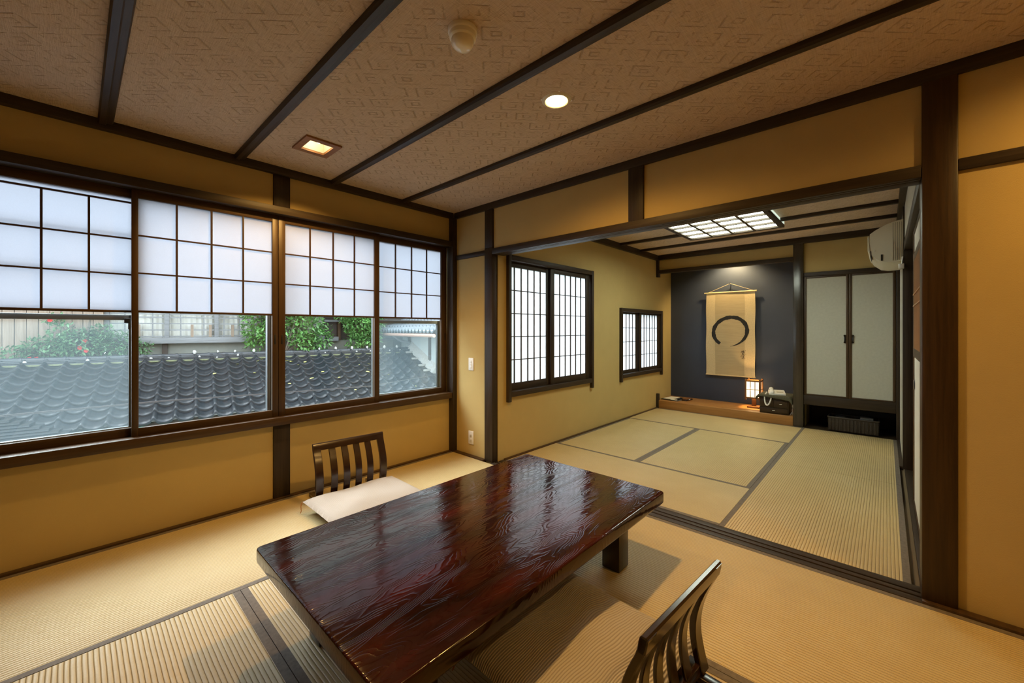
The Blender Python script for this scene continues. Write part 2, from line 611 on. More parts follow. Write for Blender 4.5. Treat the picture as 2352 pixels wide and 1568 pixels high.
def trim(label, mat, *boxes, bev=0.004, cat='beam'):
    TRIM[0] += 1
    m = MB()
    for b in boxes:
        m.box(*b, bev=bev)
    b = boxes[0]
    o = m.build('trim_%d' % TRIM[0], mat, origin=(b[0], b[2], b[4]))
    return tag(o, label, cat, kind='structure')


def slab(x0, x1, y0, y1, z0, z1, holes, axis='z'):
    """box with rectangular holes through axis; holes given as (a0,a1,b0,b1) in the two other axes"""
    m = MB()
    ra, rb = {'z': ((x0, x1), (y0, y1)), 'y': ((x0, x1), (z0, z1)), 'x': ((y0, y1), (z0, z1))}[axis]
    ca = sorted({ra[0], ra[1], *[h[0] for h in holes], *[h[1] for h in holes]})
    cb = sorted({rb[0], rb[1], *[h[2] for h in holes], *[h[3] for h in holes]})
    for a0, a1 in zip(ca, ca[1:]):
        for b0, b1 in zip(cb, cb[1:]):
            if any(h[0] <= a0 + 1e-6 and a1 <= h[1] + 1e-6 and h[2] <= b0 + 1e-6 and b1 <= h[3] + 1e-6 for h in holes):
                continue
            if axis == 'z':
                m.box(a0, a1, b0, b1, z0, z1)
            elif axis == 'y':
                m.box(a0, a1, y0, y1, b0, b1)
            else:
                m.box(x0, x1, a0, a1, b0, b1)
    return m


# ------------------------------------------------------------------ the two rooms: shell
ZC, ZC2 = 2.44, 2.42
XO, YW = 2.665, 3.300          # plaster of the opening wall, plaster of the window wall
XB, YB = -1.90, -1.60          # walls behind the camera
Y2 = 2.690                     # window wall of the far room
XT, XK = 6.30, 6.90            # front and back of the alcove

S = 'structure'
tag(MB().box(XB - .1, 7.1, YB - .1, 3.42, -0.12, -0.03).build('floor', plain('floor_boards', (0.2, 0.15, 0.09), 0.7), smooth=False), 'wooden subfloor lying under the tatami mats', 'floor', kind=S)
hs = 0.075
hq = (SQUARE[0] - .082, SQUARE[0] + .082, SQUARE[1] - .090, SQUARE[1] + .090)
holes = [(x - hs * .8, x + hs * .8, y - hs * .8, y + hs * .8) for x, y in DOWNLIGHTS] + [hq]
tag(slab(XB - .1, XO + .05, YB - .1, 3.42, ZC, ZC + .12, holes).build('ceiling', CEIL, smooth=False), 'brown woven ceiling paper with diamond pattern over the near room', 'ceiling', kind=S)
tag(MB().box(XO + .05, 7.1, -1.3, 2.8, ZC2, ZC2 + .14).build('ceiling_alcove_room', CEIL, smooth=False), 'brown woven ceiling between dark battens over the far room', 'ceiling', kind=S)
WX0, WX1, WZ0, WZ1 = -0.53, 2.615, 0.56, 2.13     # big window opening
tag(slab(XB - .1, XO + .1, YW, YW + .12, -.03, ZC, [(WX0, WX1, WZ0, WZ1)], 'y').build('wall_window', PLASTER, smooth=False), 'ochre plaster wall above and below the big window', 'wall', kind=S)
tag(MB().box(XB - .1, XB, YB, YW, -.03, ZC).build('wall_west', PLASTER, smooth=False), 'ochre plaster wall behind the viewer', 'wall', kind=S)
tag(MB().box(XB - .1, XO + .1, YB - .1, YB, -.03, ZC).build('wall_south', PLASTER, smooth=False), 'ochre plaster wall along the side away from the window', 'wall', kind=S)
tag(slab(XO, XO + .09, YB, YW, -.03, ZC, [(-.16, 2.72, -.03, 2.0)], 'x').build('wall_opening', PLASTER, smooth=False), 'ochre plaster wall around the wide opening to the far room', 'wall', kind=S)
# far room walls
w1, w2 = (2.86, 4.345, .61, 1.945), (5.12, 6.45, .60, 1.52)
tag(slab(XO + .05, XK + .1, Y2, Y2 + .10, -.03, ZC2, [w1, w2], 'y').build('wall_north', PLASTER, smooth=False), 'beige plaster wall of the far room holding both lattice windows', 'wall', kind=S)
tag(MB().box(XK, XK + .1, .80, Y2, -.03, ZC2).build('wall_alcove', NAVY, smooth=False), 'dark navy back wall of the alcove behind the scroll', 'wall', kind=S)
tag(MB().box(XT + .03, XT + .09, .82, Y2, 2.16, ZC2).build('wall_above_alcove', PLASTER, smooth=False), 'plaster strip above the alcove beam', 'wall', kind=S)
tag(MB().box(XT + .03, XT + .09, -.10, .80, 1.95, ZC2).build('wall_above_closet', PLASTER, smooth=False), 'plaster wall panel above the two closet doors', 'wall', kind=S)
tag(MB().box(XT + .1, XK, .775, .835, -.03, ZC2).build('wall_alcove_side', PLASTER, smooth=False), 'alcove side wall behind the polished post', 'wall', kind=S)
tag(MB().box(XT + .09, XK, .84, Y2, 2.40, 2.42).build('ceiling_alcove', PLASTER, smooth=False), 'small ceiling inside the alcove', 'ceiling', kind=S)
# right wall of the far room
tag(MB().box(2.80, 5.02, -.21, -.125, 2.03, ZC2).build('wall_east', FUSUMA, smooth=False), 'pale plaster strip above the sliding door rail in the far room', 'wall', kind=S)
tag(MB().box(5.10, XT, -.21, -.118, -.03, ZC2).build('wall_east_end', FUSUMA, smooth=False), 'white wall panel under the air conditioner', 'wall', kind=S)
# dark passage behind the sliding doors
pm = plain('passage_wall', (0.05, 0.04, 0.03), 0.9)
tag(MB().box(2.80, 5.3, -1.3, -1.2, -.03, ZC2).build('wall_passage', pm, smooth=False), 'dark passage wall beyond the sliding door gap', 'wall', kind=S)
tag(MB().box(5.2, 5.3, -1.2, -.21, -.03, ZC2).build('wall_passage_end', pm, smooth=False), 'dark passage end wall beyond the sliding door gap', 'wall', kind=S)
tag(MB().box(2.765, 2.80, -1.3, -.24, -.03, ZC2).build('wall_passage_near', pm, smooth=False), 'dark passage wall behind the thick post', 'wall', kind=S)
tag(MB().box(2.8, 5.2, -1.2, -.21, -.03, -.01).build('floor_passage', BROWNW['x'], smooth=False), 'dark board floor of the passage', 'floor', kind=S)
# closet inside
tag(MB().box(XK, XK + .1, -.16, .80, -.03, ZC2).box(XT, XK, -.20, -.12, -.03, ZC2).build('wall_closet', pm, smooth=False), 'dark inside of the closet', 'wall', kind=S)

# ---- posts, rails and battens (each its own piece)
D, Bn = DARKW, BROWNW
trim('dark ceiling moulding along the top of the window wall', D['x'], (XB, XO - .03, 3.255, YW + .01, 2.388, ZC + .005))
trim('dark ceiling moulding over the opening wall', D['y'], (XO - .022, XO + .02, YB, 3.255, 2.380, ZC + .005))
for i, (bx, nm) in enumerate(((.085, 'outermost dark ceiling batten, beside the window end of the ceiling'), (.735, 'second dark ceiling batten from the camera side, above the first wide window pane'), (1.385, 'dark ceiling batten between smoke detector and round downlight'), (2.035, 'dark ceiling batten between round downlight and opening wall'), (-.565, 'dark ceiling batten outside the view'), (-1.215, 'dark ceiling batten near the wall behind the viewer'))):
    m = MB()
    # profile: flat lower face with a rounded shoulder
    pr = [(bx, 0, ZC + .004), (bx, 0, ZC - .018), (bx + .006, 0, ZC - .030), (bx + .030, 0, ZC - .030), (bx + .036, 0, ZC - .022), (bx + .058, 0, ZC - .018), (bx + .064, 0, ZC - .010), (bx + .064, 0, ZC + .004)]
    m.prism([(p[0], YB, p[2]) for p in pr], (0, 3.26 - YB, 0))
    TRIM[0] += 1
    tag(m.build('trim_%d' % TRIM[0], D['y'], angle=25), nm, 'ceiling batten', kind=S)
trim('dark post in the corner between window wall and opening wall', D['z'], (2.612, 2.670, 3.237, 3.335, 0, 2.39))
trim('short dark post above the window, under the ceiling moulding', D['z'], (.985, 1.097, 3.284, YW + .02, 2.14, 2.39))
trim('short dark post below the window, behind the far backrest', D['z'], (.985, 1.097, 3.284, YW + .02, 0.0, .555))
trim('dark head beam along the top of the big window', D['x'], (XB, 2.612, 3.245, 3.40, 2.092, 2.147))
trim('brown sill beam along the bottom of the big window', Bn['x'], (XB, 2.612, 3.245, 3.46, .548, .606))
trim('dark post at the window end of the opening', D['z'], (2.645, 2.790, 2.698, 2.806, 0, 2.02), bev=.006)
trim('slim dark stud rising above the opening post to the ceiling', D['z'], (2.648, 2.74, 2.698, 2.806, 2.0, 2.385))
trim('thin dark tie rail on the narrow wall above the light switch', D['y'], (2.648, 2.70, 2.806, 3.237, 1.957, 2.003))
trim('dark lintel with sliding door grooves over the wide opening', D['y'], (2.645, 2.672, -.12, 2.70, 1.952, 2.006), (2.672, 2.680, -.12, 2.70, 1.966, 2.006), (2.680, 2.704, -.12, 2.70, 1.952, 2.006), (2.704, 2.712, -.12, 2.70, 1.966, 2.006), (2.712, 2.785, -.12, 2.70, 1.952, 2.006), bev=0.001)
trim('short dark post above the lintel of the opening', D['z'], (2.648, 2.70, 1.222, 1.334, 2.0, 2.385))
trim('thick dark post at the right end of the opening', wood('thick_post_wood', (0.022, 0.011, 0.004), (0.060, 0.030, 0.010), 'z', 0.42, 0.4), (2.645, 2.80, -.236, -.122, 0, 2.385), bev=.006)
trim('thin dark tie rail on the orange wall beside the thick post', D['y'], (2.648, 2.70, YB, -.236, 1.953, 2.004))
trim('dark sliding door track set in the floor between the rooms', D['y'], (2.622, 2.668, -.122, 2.698, -.02, .003), (2.668, 2.680, -.122, 2.698, -.02, -.006), (2.680, 2.712, -.122, 2.698, -.02, .003), (2.712, 2.724, -.122, 2.698, -.02, -.006), (2.724, 2.78, -.122, 2.698, -.02, .003), bev=0.001)


def base(name, label, *bx):
    m = MB()
    m.box(*bx, bev=.002)
    tag(m.build(name, Bn['x']), label, 'floor edging', kind=S)


base('baseboard_window', 'thin dark floor edging under the window wall', XB, 2.612, 3.268, 3.305, -.02, .010)
base('baseboard_opening', 'thin dark floor edging under the light switch wall', 2.622, 2.668, 2.806, 3.24, -.02, .010)
base('baseboard_right', 'thin dark floor edging under the orange wall', 2.622, 2.668, YB, -.122, -.02, .012)
base('baseboard_north', 'thin dark floor edging under the lattice windows wall', 2.79, XT, 2.662, 2.695, -.02, .010)

# far room trims
trim('dark ceiling moulding above the lattice windows', D['x'], (2.75, XT + .05, 2.645, Y2 + .01, 2.345, ZC2 + .005))
trim('dark ceiling moulding above the alcove and closet', D['y'], (XT - .02, XT + .04, -.10, 2.65, 2.345, ZC2 + .005))
trim('dark ceiling moulding above the sliding doors of the far room', D['x'], (2.80, XT, -.13, -.085, 2.345, ZC2 + .005))
for i, bx in enumerate((3.19, 3.80, 4.41, 5.02, 5.63)):
    trim(('dark batten on the far room ceiling, ' + ('nearest the opening', 'second from the opening', 'third from the opening beside the ceiling light', 'fourth from the opening beside the ceiling light', 'closest to the alcove')[i]), D['y'], (bx, bx + .055, -.10, 2.66, 2.388, ZC2 + .004), bev=.005)
trim('polished dark alcove post with a grain knot', wood('polished_post', (0.020, 0.016, 0.012), (0.060, 0.048, 0.036), 'z', 0.22, 0.6, fine=26), (XT - .015, XT + .10, .767, .877, 0, 2.36), bev=.008)
trim('dark beam over the alcove opening', D['y'], (XT, XT + .10, .877, 2.66, 2.136, 2.188))
trim('short hanging stub post at the alcove beam end', D['z'], (XT - .005, XT + .07, 2.650, 2.695, 2.08, 2.35))
trim('short dark stub post at the alcove floor end', D['z'], (XT - .005, XT + .04, 2.648, 2.695, 0.0, .225))
trim('dark head rail above the closet doors', D['y'], (XT, XT + .09, -.105, .767, 1.915, 1.968))
trim('wide dark bottom rail below the closet doors', D['y'], (XT, XT + .09, -.105, .767, .295, .415))
trim('dark side post at the right of the closet', D['z'], (XT - .005, XT + .09, -.125, -.088, 0, 1.97))
trim('dark board floor of the low closet recess', D['y'], (XT - .01, XK, -.12, .767, -.03, -.004))
trim('dark rail over the sliding doors in the far room', D['x'], (2.80, 5.10, -.20, -.120, 1.955, 2.035))
trim('dark post between sliding door gap and white wall panel', D['z'], (5.02, 5.10, -.21, -.112, 0, 2.36))
trim('dark door track on the floor under the sliding doors', D['x'], (2.80, 5.02, -.20, -.125, -.02, .002), bev=.001)
trim('dark floor edging under the white wall panel', D['x'], (5.10, XT, -.13, -.092, -.02, .008), bev=.002)
# alcove platform
o = MB().box(XT, XK, .877, 2.69, -.03, .122, bev=.010, seg=3).build('alcove_platform', PINE['y'], origin=(XT, .877, 0))
tag(o, 'honey coloured wooden alcove platform under the hanging scroll', 'alcove platform', kind=S)

# ------------------------------------------------------------------ tatami mats


def mat_(label, x0, x1, y0, y1, axis, group):
    g = .0012
    t = thing('tatami_mat', ((x0 + x1) / 2, (y0 + y1) / 2, -.03), label, 'tatami mat', group)
    MB().box(x0 + g, x1 - g, y0 + g, y1 - g, -.03, -.0008).build('rush_surface', TATAMI[axis], t, smooth=False)
    b = .030
    for s in (0, 1):
        m = MB()
        if axis == 'y':
            xa = x0 + g if s == 0 else x1 - g - b
            m.box(xa, xa + b, y0 + g, y1 - g, -.026, .0004)
        else:
            ya = y0 + g if s == 0 else y1 - g - b
            m.box(x0 + g, x1 - g, ya, ya + b, -.026, .0004)
        m.build('border', HERI, t, smooth=False)
    return t


G1, G2 = 'tatami mats of the near room', 'tatami mats of the far room'
mat_('tatami mat along the window wall, with the far floor chair standing on it', 1.25, 2.62, 2.272, 3.266, 'x', G1)
mat_('tatami mat along the window wall at the bottom left, in bright daylight', -.85, 1.25, 2.272, 3.266, 'x', G1)
mat_('tatami mat along the window wall, behind the viewer', -1.62, -.85, 2.272, 3.266, 'x', G1)
mat_('tatami mat under the window end of the low table', .537, 1.60, .22, 2.272, 'y', G1)
mat_('tatami mat with coarse ribs at the lower left, beside the grey border band', -.53, .537, .22, 2.272, 'y', G1)
mat_('tatami mat between the low table and the door track', 1.60, 2.622, -.75, 1.30, 'y', G1)
mat_('tatami mat under the far end of the table, beside the opening post', 1.60, 2.622, 1.30, 2.272, 'y', G1)
mat_('tatami mat under the camera end of the room', .537, 1.60, -1.6, .22, 'y', G1)
mat_('tatami mat behind the viewer', -.53, .537, -1.6, .22, 'y', G1)
mat_('tatami mat by the wall behind the viewer', -1.6, -.53, .22, 2.272, 'y', G1)
mat_('tatami mat in the corner behind the viewer', -1.6, -.53, -1.6, .22, 'y', G1)
mat_('tatami mat in the corner beside the orange wall', 1.60, 2.622, -1.6, -.75, 'y', G1)
mat_('far room tatami mat lying along the door track, nearest the table', 2.785, 3.623, .783, 2.664, 'y', G2)
mat_('middle tatami mat of the far room beside the lattice windows wall', 3.623, 5.30, 1.733, 2.664, 'x', G2)
mat_('middle tatami mat of the far room under the ceiling light', 3.623, 5.30, .783, 1.733, 'x', G2)
mat_('tatami mat directly in front of the alcove platform', 5.30, 6.29, .783, 2.664, 'y', G2)
mat_('ribbed tatami mat beside the sliding doors, touching the door track', 2.785, 4.495, -.094, .783, 'x', G2)
mat_('ribbed tatami mat in front of the closet recess', 4.495, 6.29, -.094, .783, 'x', G2)
SUN = None

# ------------------------------------------------------------------ windows
WN = [0]


def window(label):
    WN[0] += 1
    o = bpy.data.objects.new('window_%d' % WN[0], None)
    COL.objects.link(o)
    return tag(o, label, 'window', kind='structure')


def lattice(x0, x1, z0, z1, cols, rows, y0, y1, wv, wh):
    m = MB()
    for i in range(1, cols):
        x = x0 + (x1 - x0) * i / cols
        m.box(x - wv / 2, x + wv / 2, y0, y1, z0, z1)
    for j in range(1, rows):
        z = z0 + (z1 - z0) * j / rows
        m.box(x0, x1, y0 + .001, y1 + .001, z - wh / 2, z + wh / 2)
    return m


def snow_view(label, x0, x1, sl, sr, y, pull, zl=2.042):
    """sash with paper lattice above and clear glass below"""
    w = window(label)
    w.location = (x0, y, .606)
    t = .028
    for xa, xb in ((x0, x0 + sl), (x1 - sr, x1)):
        MB().box(xa, xb, y, y + t, .606, 2.092, bev=.002).build('stile', BROWNW['z'], w)
    MB().box(x0 + sl, x1 - sr, y + .001, y + t, 2.040, 2.092, bev=.002).build('top_rail', BROWNW['x'], w)
    MB().box(x0 + sl, x1 - sr, y + .001, y + t, .606, .656, bev=.002).build('bottom_rail', BROWNW['x'], w)
    MB().box(x0 + sl, x1 - sr, y + .002, y + .022, 1.350, 1.364, bev=.0015).build('transom', BROWNW['x'], w)
    lattice(x0 + sl, x1 - sr, 1.362, zl, 4, 3, y + .004, y + .016, .010, .009).build('lattice', BROWNW['z'], w, smooth=False)
    if zl < 2.04:
        MB().box(x0 + sl, x1 - sr, y + .004, y + .016, zl - .005, zl + .005).build('top_bar', BROWNW['x'], w, smooth=False)
    MB().box(x0 + sl - .004, x1 - sr + .004, y + .0175, y + .0185, 1.356, 2.046).build('shoji_paper', SHOJI, w, smooth=False)
    MB().box(x0 + sl - .004, x1 - sr + .004, y + .012, y + .015, .652, 1.353).build('glass_pane', GLASS, w, smooth=False)
    if pull:
        MB().box(pull - .006, pull + .006, y - .002, y + .004, 1.14, 1.21, bev=.002).build('finger_pull', BLACK, w)
    return w


snow_view('sliding window sash at the far left, paper lattice above misty glass', -.512, .262, .032, .032, 3.334, None, 2.012)
snow_view('second sliding window sash, paper lattice above a clear view of roof tiles and lattice screen', .227, 1.0185, .030, .039, 3.298, .998)
snow_view('third sliding window sash, paper lattice above a clear view of the green tree', 1.0215, 1.833, .046, .046, 3.298, 1.044)
snow_view('fourth sliding window sash next to the corner post, paper lattice above misty glass', 1.800, 2.608, .046, .068, 3.334, 2.585)


def alu_sash(label, x0, x1, glass_m, latch=None, rs=.045):
    w = window(label)
    w.location = (x0, 3.44, .61)
    y = 3.436
    for xa, xb in ((x0, x0 + .03), (x1 - rs, x1)):
        MB().box(xa, xb, y, y + .03, .615, 1.338, bev=.002).build('stile', ALU_D, w)
    MB().box(x0 + .03, x1 - rs, y, y + .03, 1.306, 1.338, bev=.002).build('top_rail', ALU, w)
    MB().box(x0 + .03, x1 - rs, y, y + .03, .615, .65, bev=.002).build('bottom_rail', ALU, w)
    MB().box(x0 + .02, x1 - rs + .01, y + .013, y + .017, .64, 1.32).build('fogged_pane', glass_m, w, smooth=False)
    if latch:
        m = MB()
        m.box(latch - .03, latch, y - .018, y + .002, 1.288, 1.318, bev=.004)
        m.box(latch - .012, latch + .002, y - .014, y + .002, 1.25, 1.29, bev=.003)
        m.build('latch', BLACK, w)
    return w


alu_sash('outer aluminium sash with fogged glass behind the far left sash', -.525, .236, HAZE, .232, .012)
alu_sash('outer aluminium sash with fogged glass behind the sash by the corner post', 1.870, 2.612, HAZE)
gw = window('thin bars added outside the paper of the far left sash to cast soft shadow lines')
gw.location = (-.5, 3.39, 1.6)
for z in (1.398, 1.622, 1.848):
    MB().tube([(-.525, 3.388, z), (.26, 3.388, z)], .008, 8).build('shadow_bar', ALU_D, gw)  # added bars, throwing soft shadow lines onto the paper
w = window('outer aluminium window frame uprights seen through the clear panes')
w.location = (1.0, 3.44, .61)
MB().box(.985, 1.006, 3.434, 3.474, .60, 2.10, bev=.002).build('upright', ALU, w)
MB().box(1.009, 1.042, 3.444, 3.484, .60, 2.10, bev=.002).build('upright', ALU_D, w)
MB().box(1.846, 1.866, 3.430, 3.470, .60, 2.10, bev=.002).build('upright', ALU, w)
MB().box(-.525, 2.61, 3.434, 3.50, .585, .612, bev=.002).build('bottom_track', ALU, w)

# lattice windows of the far room


def far_window(lc, lp, x0, x1, zt, zs, horn, jw, panels, zg0, zg1, rows, y):
    """casing with horned jambs and two sliding paper panels"""
    c = window(lc)
    c.location = (x0, y, zs)
    hl, hr = horn
    MB().box(x0, x0 + jw, y - .035, y + .08, hl, zt, bev=.003).build('jamb', DARKW['z'], c)
    MB().box(x1 - jw, x1, y - .035, y + .08, hr, zt, bev=.003).build('jamb', DARKW['z'], c)
    MB().box(x0 + jw, x1 - jw, y - .034, y + .08, zt - .052, zt - .001, bev=.003).build('head', DARKW['x'], c)
    MB().box(x0 + jw, x1 - jw, y - .034, y + .08, zs, zs + .052, bev=.003).build('sill', DARKW['x'], c)
    for (gx0, gx1, cols, sl, sr, yy), l in zip(panels, lp):
        p = window(l)
        p.location = (gx0, yy, zs + .052)
        MB().box(gx0 - sl, gx0, yy, yy + .022, zs + .052, zt - .052, bev=.002).build('stile', DARKW['z'], p)
        MB().box(gx1, gx1 + sr, yy, yy + .022, zs + .052, zt - .052, bev=.002).build('stile', DARKW['z'], p)
        MB().box(gx0, gx1, yy + .001, yy + .022, zs + .052, zg0, bev=.002).build('bottom_rail', DARKW['x'], p)
        MB().box(gx0, gx1, yy + .001, yy + .022, zg1, zt - .052, bev=.002).build('top_rail', DARKW['x'], p)
        lattice(gx0, gx1, zg0, zg1, cols, rows, yy + .002, yy + .012, .012, .009).build('lattice', DARKW['z'], p, smooth=False)
        MB().box(gx0 - .003, gx1 + .003, yy + .0135, yy + .0145, zg0 - .003, zg1 + .003).build('shoji_paper', SHOJI2, p, smooth=False)


far_window('dark casing with horned jambs around the large lattice window of the far room',
           ('panel nearest the opening in the large lattice window', 'panel nearest the alcove in the large lattice window'),
           2.826, 4.372, 1.972, .592, (.545, .525), .042,
           ((2.875, 3.492, 6, .03, .09, 2.716), (3.600, 4.240, 6, .065, .08, 2.690)), .715, 1.868, 5, Y2)
far_window('dark casing with horned jambs around the small lattice window beside the alcove',
           ('panel nearest the large window in the small lattice window', 'panel nearest the navy wall in the small lattice window'),
           5.084, 6.485, 1.546, .572, (.520, .514), .046,
           ((5.145, 5.640, 5, .02, .09, 2.716), (5.775, 6.350, 6, .075, .09, 2.690)), .672, 1.468, 4, Y2)

# ------------------------------------------------------------------ doors
DN = [0]


def door(label, loc):
    DN[0] += 1
    o = bpy.data.objects.new('door_%d' % DN[0], None)
    COL.objects.link(o)
    o.location = loc
    return tag(o, label, 'door', kind='structure')


for lab, ya, yb, hy in (('closet door beside the alcove post, plain greige paper', .325, .765, .362), ('closet door at the wall corner, plain greige paper', -.086, .323, .288)):
    d = door(lab, (XT + .02, ya, .415))
    x = XT + .012
    sa, sb = (.026, .026)
    MB().box(x, x + .03, ya, ya + sa, .415, 1.915, bev=.002).build('stile', BROWNW['z'], d)
    MB().box(x, x + .03, yb - sb, yb, .415, 1.915, bev=.002).build('stile', BROWNW['z'], d)
    MB().box(x, x + .03, ya + sa, yb - sb, 1.893, 1.915, bev=.002).build('top_rail', BROWNW['y'], d)
    MB().box(x, x + .03, ya + sa, yb - sb, .415, .433, bev=.002).build('bottom_rail', BROWNW['y'], d)
    MB().box(x + .008, x + .02, ya + sa, yb - sb, .433, 1.893).build('paper', FUSUMA, d, smooth=False)
    s = 1 if ya > .2 else -1
    m = MB()
    m.box(x - .010, x + .009, hy - .007, hy + .007, 1.095, 1.170, bev=.006)
    m.lathe([(.004, -.004), (.012, -.004), (.012, .004), (.004, .004)], (x - .006, hy, 1.172), 12, 'x')
    m.lathe([(.004, -.004), (.012, -.004), (.012, .004), (.004, .004)], (x - .006, hy, 1.093), 12, 'x')
    m.build('handle', LACQB, d)

d = door('sliding door with reed panel seen edge-on behind the thick post', (4.12, -.16, 0))
ya, yb = -.166, -.146
for xa, xb in ((2.83, 2.88), (4.08, 4.14)):
    MB().box(xa, xb, ya, yb, .003, 1.955, bev=.002).build('stile', BROWNW['z'], d)
for za, zb in ((.003, .03), (1.055, 1.115), (1.735, 1.785), (1.925, 1.955)):
    MB().box(2.88, 4.08, ya + .001, yb - .001, za, zb, bev=.002).build('rail', BROWNW['x'], d)
MB().box(2.88, 4.08, ya + .006, yb - .006, .03, 1.055).build('lower_panel', DOORW, d, smooth=False)
MB().box(2.88, 4.08, ya + .006, yb - .006, 1.785, 1.925).build('upper_panel', DOORW, d, smooth=False)
m = MB()
x = 2.88
while x < 4.078:
    m.lathe([(.0045, 1.115), (.0045, 1.735)], (x + .005, -.152, 0), 6)
    x += .0105
m.build('reed_panel', REEDW, d)
for z in (1.41, 1.49):
    MB().box(2.88, 4.08, -.150, -.143, z, z + .008).build('cross_strip', PINE['x'], d, smooth=False)
MB().lathe([(.002, -.1445), (.030, -.1445), (.034, -.147), (.036, -.150)], (4.02, 0, .86), 20, 'y').build('finger_pull', BLACK, d)
d = door('inner sliding door panel behind the reed panel door', (3.0, -.19, 0))
MB().box(2.81, 4.0, -.196, -.178, .003, 1.955, bev=.002).build('panel', BROWNW['x'], d)

# ------------------------------------------------------------------ low table
TX0, TX1, TY0, TY1 = .490, 2.160, .875, 1.857
t = thing('low_table', ((TX0 + TX1) / 2, (TY0 + TY1) / 2, 0), 'large low dark red lacquered table standing on the tatami', 'table')


def rrect(x0, x1, y0, y1, r, z, n=5):
    o = []
    for cx, cy, a0 in ((x1 - r, y1 - r, 0), (x0 + r, y1 - r, 90), (x0 + r, y0 + r, 180), (x1 - r, y0 + r, 270)):
        for i in range(n + 1):
            a = R(a0 + 90 * i / n)
            o.append((cx + r * math.cos(a), cy + r * math.sin(a), z))
    return o


rings = []
for ins, z in ((.040, .294), (.030, .2955), (.008, .312), (.002, .319), (0, .327), (0, .3695), (.0012, .3730), (.0035, .3750), (.007, .3755)):
    rings.append(rrect(TX0 + ins, TX1 - ins, TY0 + ins, TY1 - ins, max(.004, .020 - ins * .3), z))
MB().loft(rings).build('tabletop', LACQ, t, angle=50)
LEGM = wood('table_leg_wood', (0.010, 0.005, 0.004), (0.030, 0.012, 0.008), 'z', 0.28, 0.5, coat=0.3)
for lx in (.648, 1.888):
    for ly in (1.000, 1.630):
        MB().box(lx, lx + .103, ly, ly + .100, 0, .294, bev=.006).build('leg', LEGM, t)
MB().box(.70, 1.94, 1.33, 1.40, .225, .288, bev=.004).build('stretcher', LEGM, t)

# ------------------------------------------------------------------ legless chairs and cushions


def chair(loc, rz, label):
    """local frame: the sitter looks along +y, backrest at y = 0"""
    t = thing('legless_chair', loc, label, 'floor chair', 'legless chairs at the low table', rz)

    def yc(z):
        u = (z - .03) / .40
        return .030 * math.sin(math.pi * min(1, u * 1.15)) - .075 * max(0, u - .25) ** 1.7

    def strip(x0, x1, z0, z1, th, n=10):
        rings = []
        for i in range(n + 1):
            z = z0 + (z1 - z0) * i / n
            y = yc(z)
            c = .003
            rings.append([(x0 + c, y - th / 2, z), (x1 - c, y - th / 2, z), (x1, y - th / 2 + c, z), (x1, y + th / 2 - c, z), (x1 - c, y + th / 2, z), (x0 + c, y + th / 2, z), (x0, y + th / 2 - c, z), (x0, y - th / 2 + c, z)])
        return MB().loft(rings)

    hw = .263
    for s in (-1, 1):
        xa, xb = sorted((s * hw, s * (hw - .052)))
        strip(xa, xb, .03, .425, .024, 14).build('back_post', CHAIRW, t, local=True)
    for k in range(4):
        x = -.222 + .444 * (k + 1) / 5 + (-.0 if k else 0)
        strip(x - .0235, x + .0235, .05, .400, .013, 12).build('slat', CHAIRW, t, local=True)
    # top rail follows the curve of the posts
    rings = []
    prof = [(-.0125, .382), (.0125, .382), (.0135, .41), (.012, .424), (.006, .431), (-.006, .431), (-.012, .424), (-.0135, .41)]
    for x in (-.263, -.261, .261, .263):
        k = .75 if abs(x) > .262 else 1
        rings.append([(x, yc(.405) + y * k - (z - .405) * .18, z) for y, z in prof])
    MB().loft(rings).build('top_rail', CHAIRW, t, local=True)
    MB().box(-.222, .222, yc(.06) - .009, yc(.06) + .009, .038, .062, bev=.003).build('lower_rail', CHAIRW, t, local=True)
    MB().box(-.262, .262, -.005, .44, .026, .040, bev=.005).build('seat_board', CHAIRW, t, local=True)
    for s in (-1, 1):
        xa, xb = sorted((s * .235, s * .195))
        MB().box(xa, xb, -.215, .43, 0, .028, bev=.004).build('runner', CHAIRW, t, local=True)
    return t


def cushion(loc, rz, label):
    t = thing('floor_cushion', loc, label, 'cushion', 'cushions on the legless chairs', rz)
    hx, hy = .335, .305

    def f(sgn):
        def g(u, v):
            a, b = 2 * u - 1, 2 * v - 1
            # corners drawn out, sides slightly pinched
            px = a * hx * (1 - .03 * (1 - b * b) ** 1.0 * abs(a) ** 3)
            py = b * hy * (1 - .03 * (1 - a * a) ** 1.0 * abs(b) ** 3)
            h = max(0, (1 - abs(a) ** 3.2)) ** .40 * max(0, (1 - abs(b) ** 3.2)) ** .40
            sag = .007 * math.sin(5 * a + 1) * math.sin(4 * b + 2)
            if sgn > 0:
                return (px, py, .036 + .046 * h + sag * h + .006 * (a * a * b * b))
            return (px, py, .036 - .036 * h + .006 * (a * a * b * b))
        return g
    m = MB()
    m.grid(f(1), 40, 40)
    m.grid(f(-1), 24, 24)
    bmesh.ops.remove_doubles(m.b, verts=m.b.verts[:], dist=.0006)
    m.build('cover', CUSH, t, local=True, angle=80)
    for sx, sy in ((-1, 1), (1, 1), (-1, -1), (1, -1)):
        x, y = sx * hx, sy * hy
        m = MB()
        m.tube([(x - sx * .006, y - sy * .006, .040), (x + sx * .004, y + sy * .002, .034), (x + sx * .008, y + sy * .004, .012), (x + sx * .006, y + sy * .002, -.018), (x + sx * .010, y + sy * .006, -.034)], .0022, 6)
        m.build('tassel', ORANGE, t, local=True)
    return t


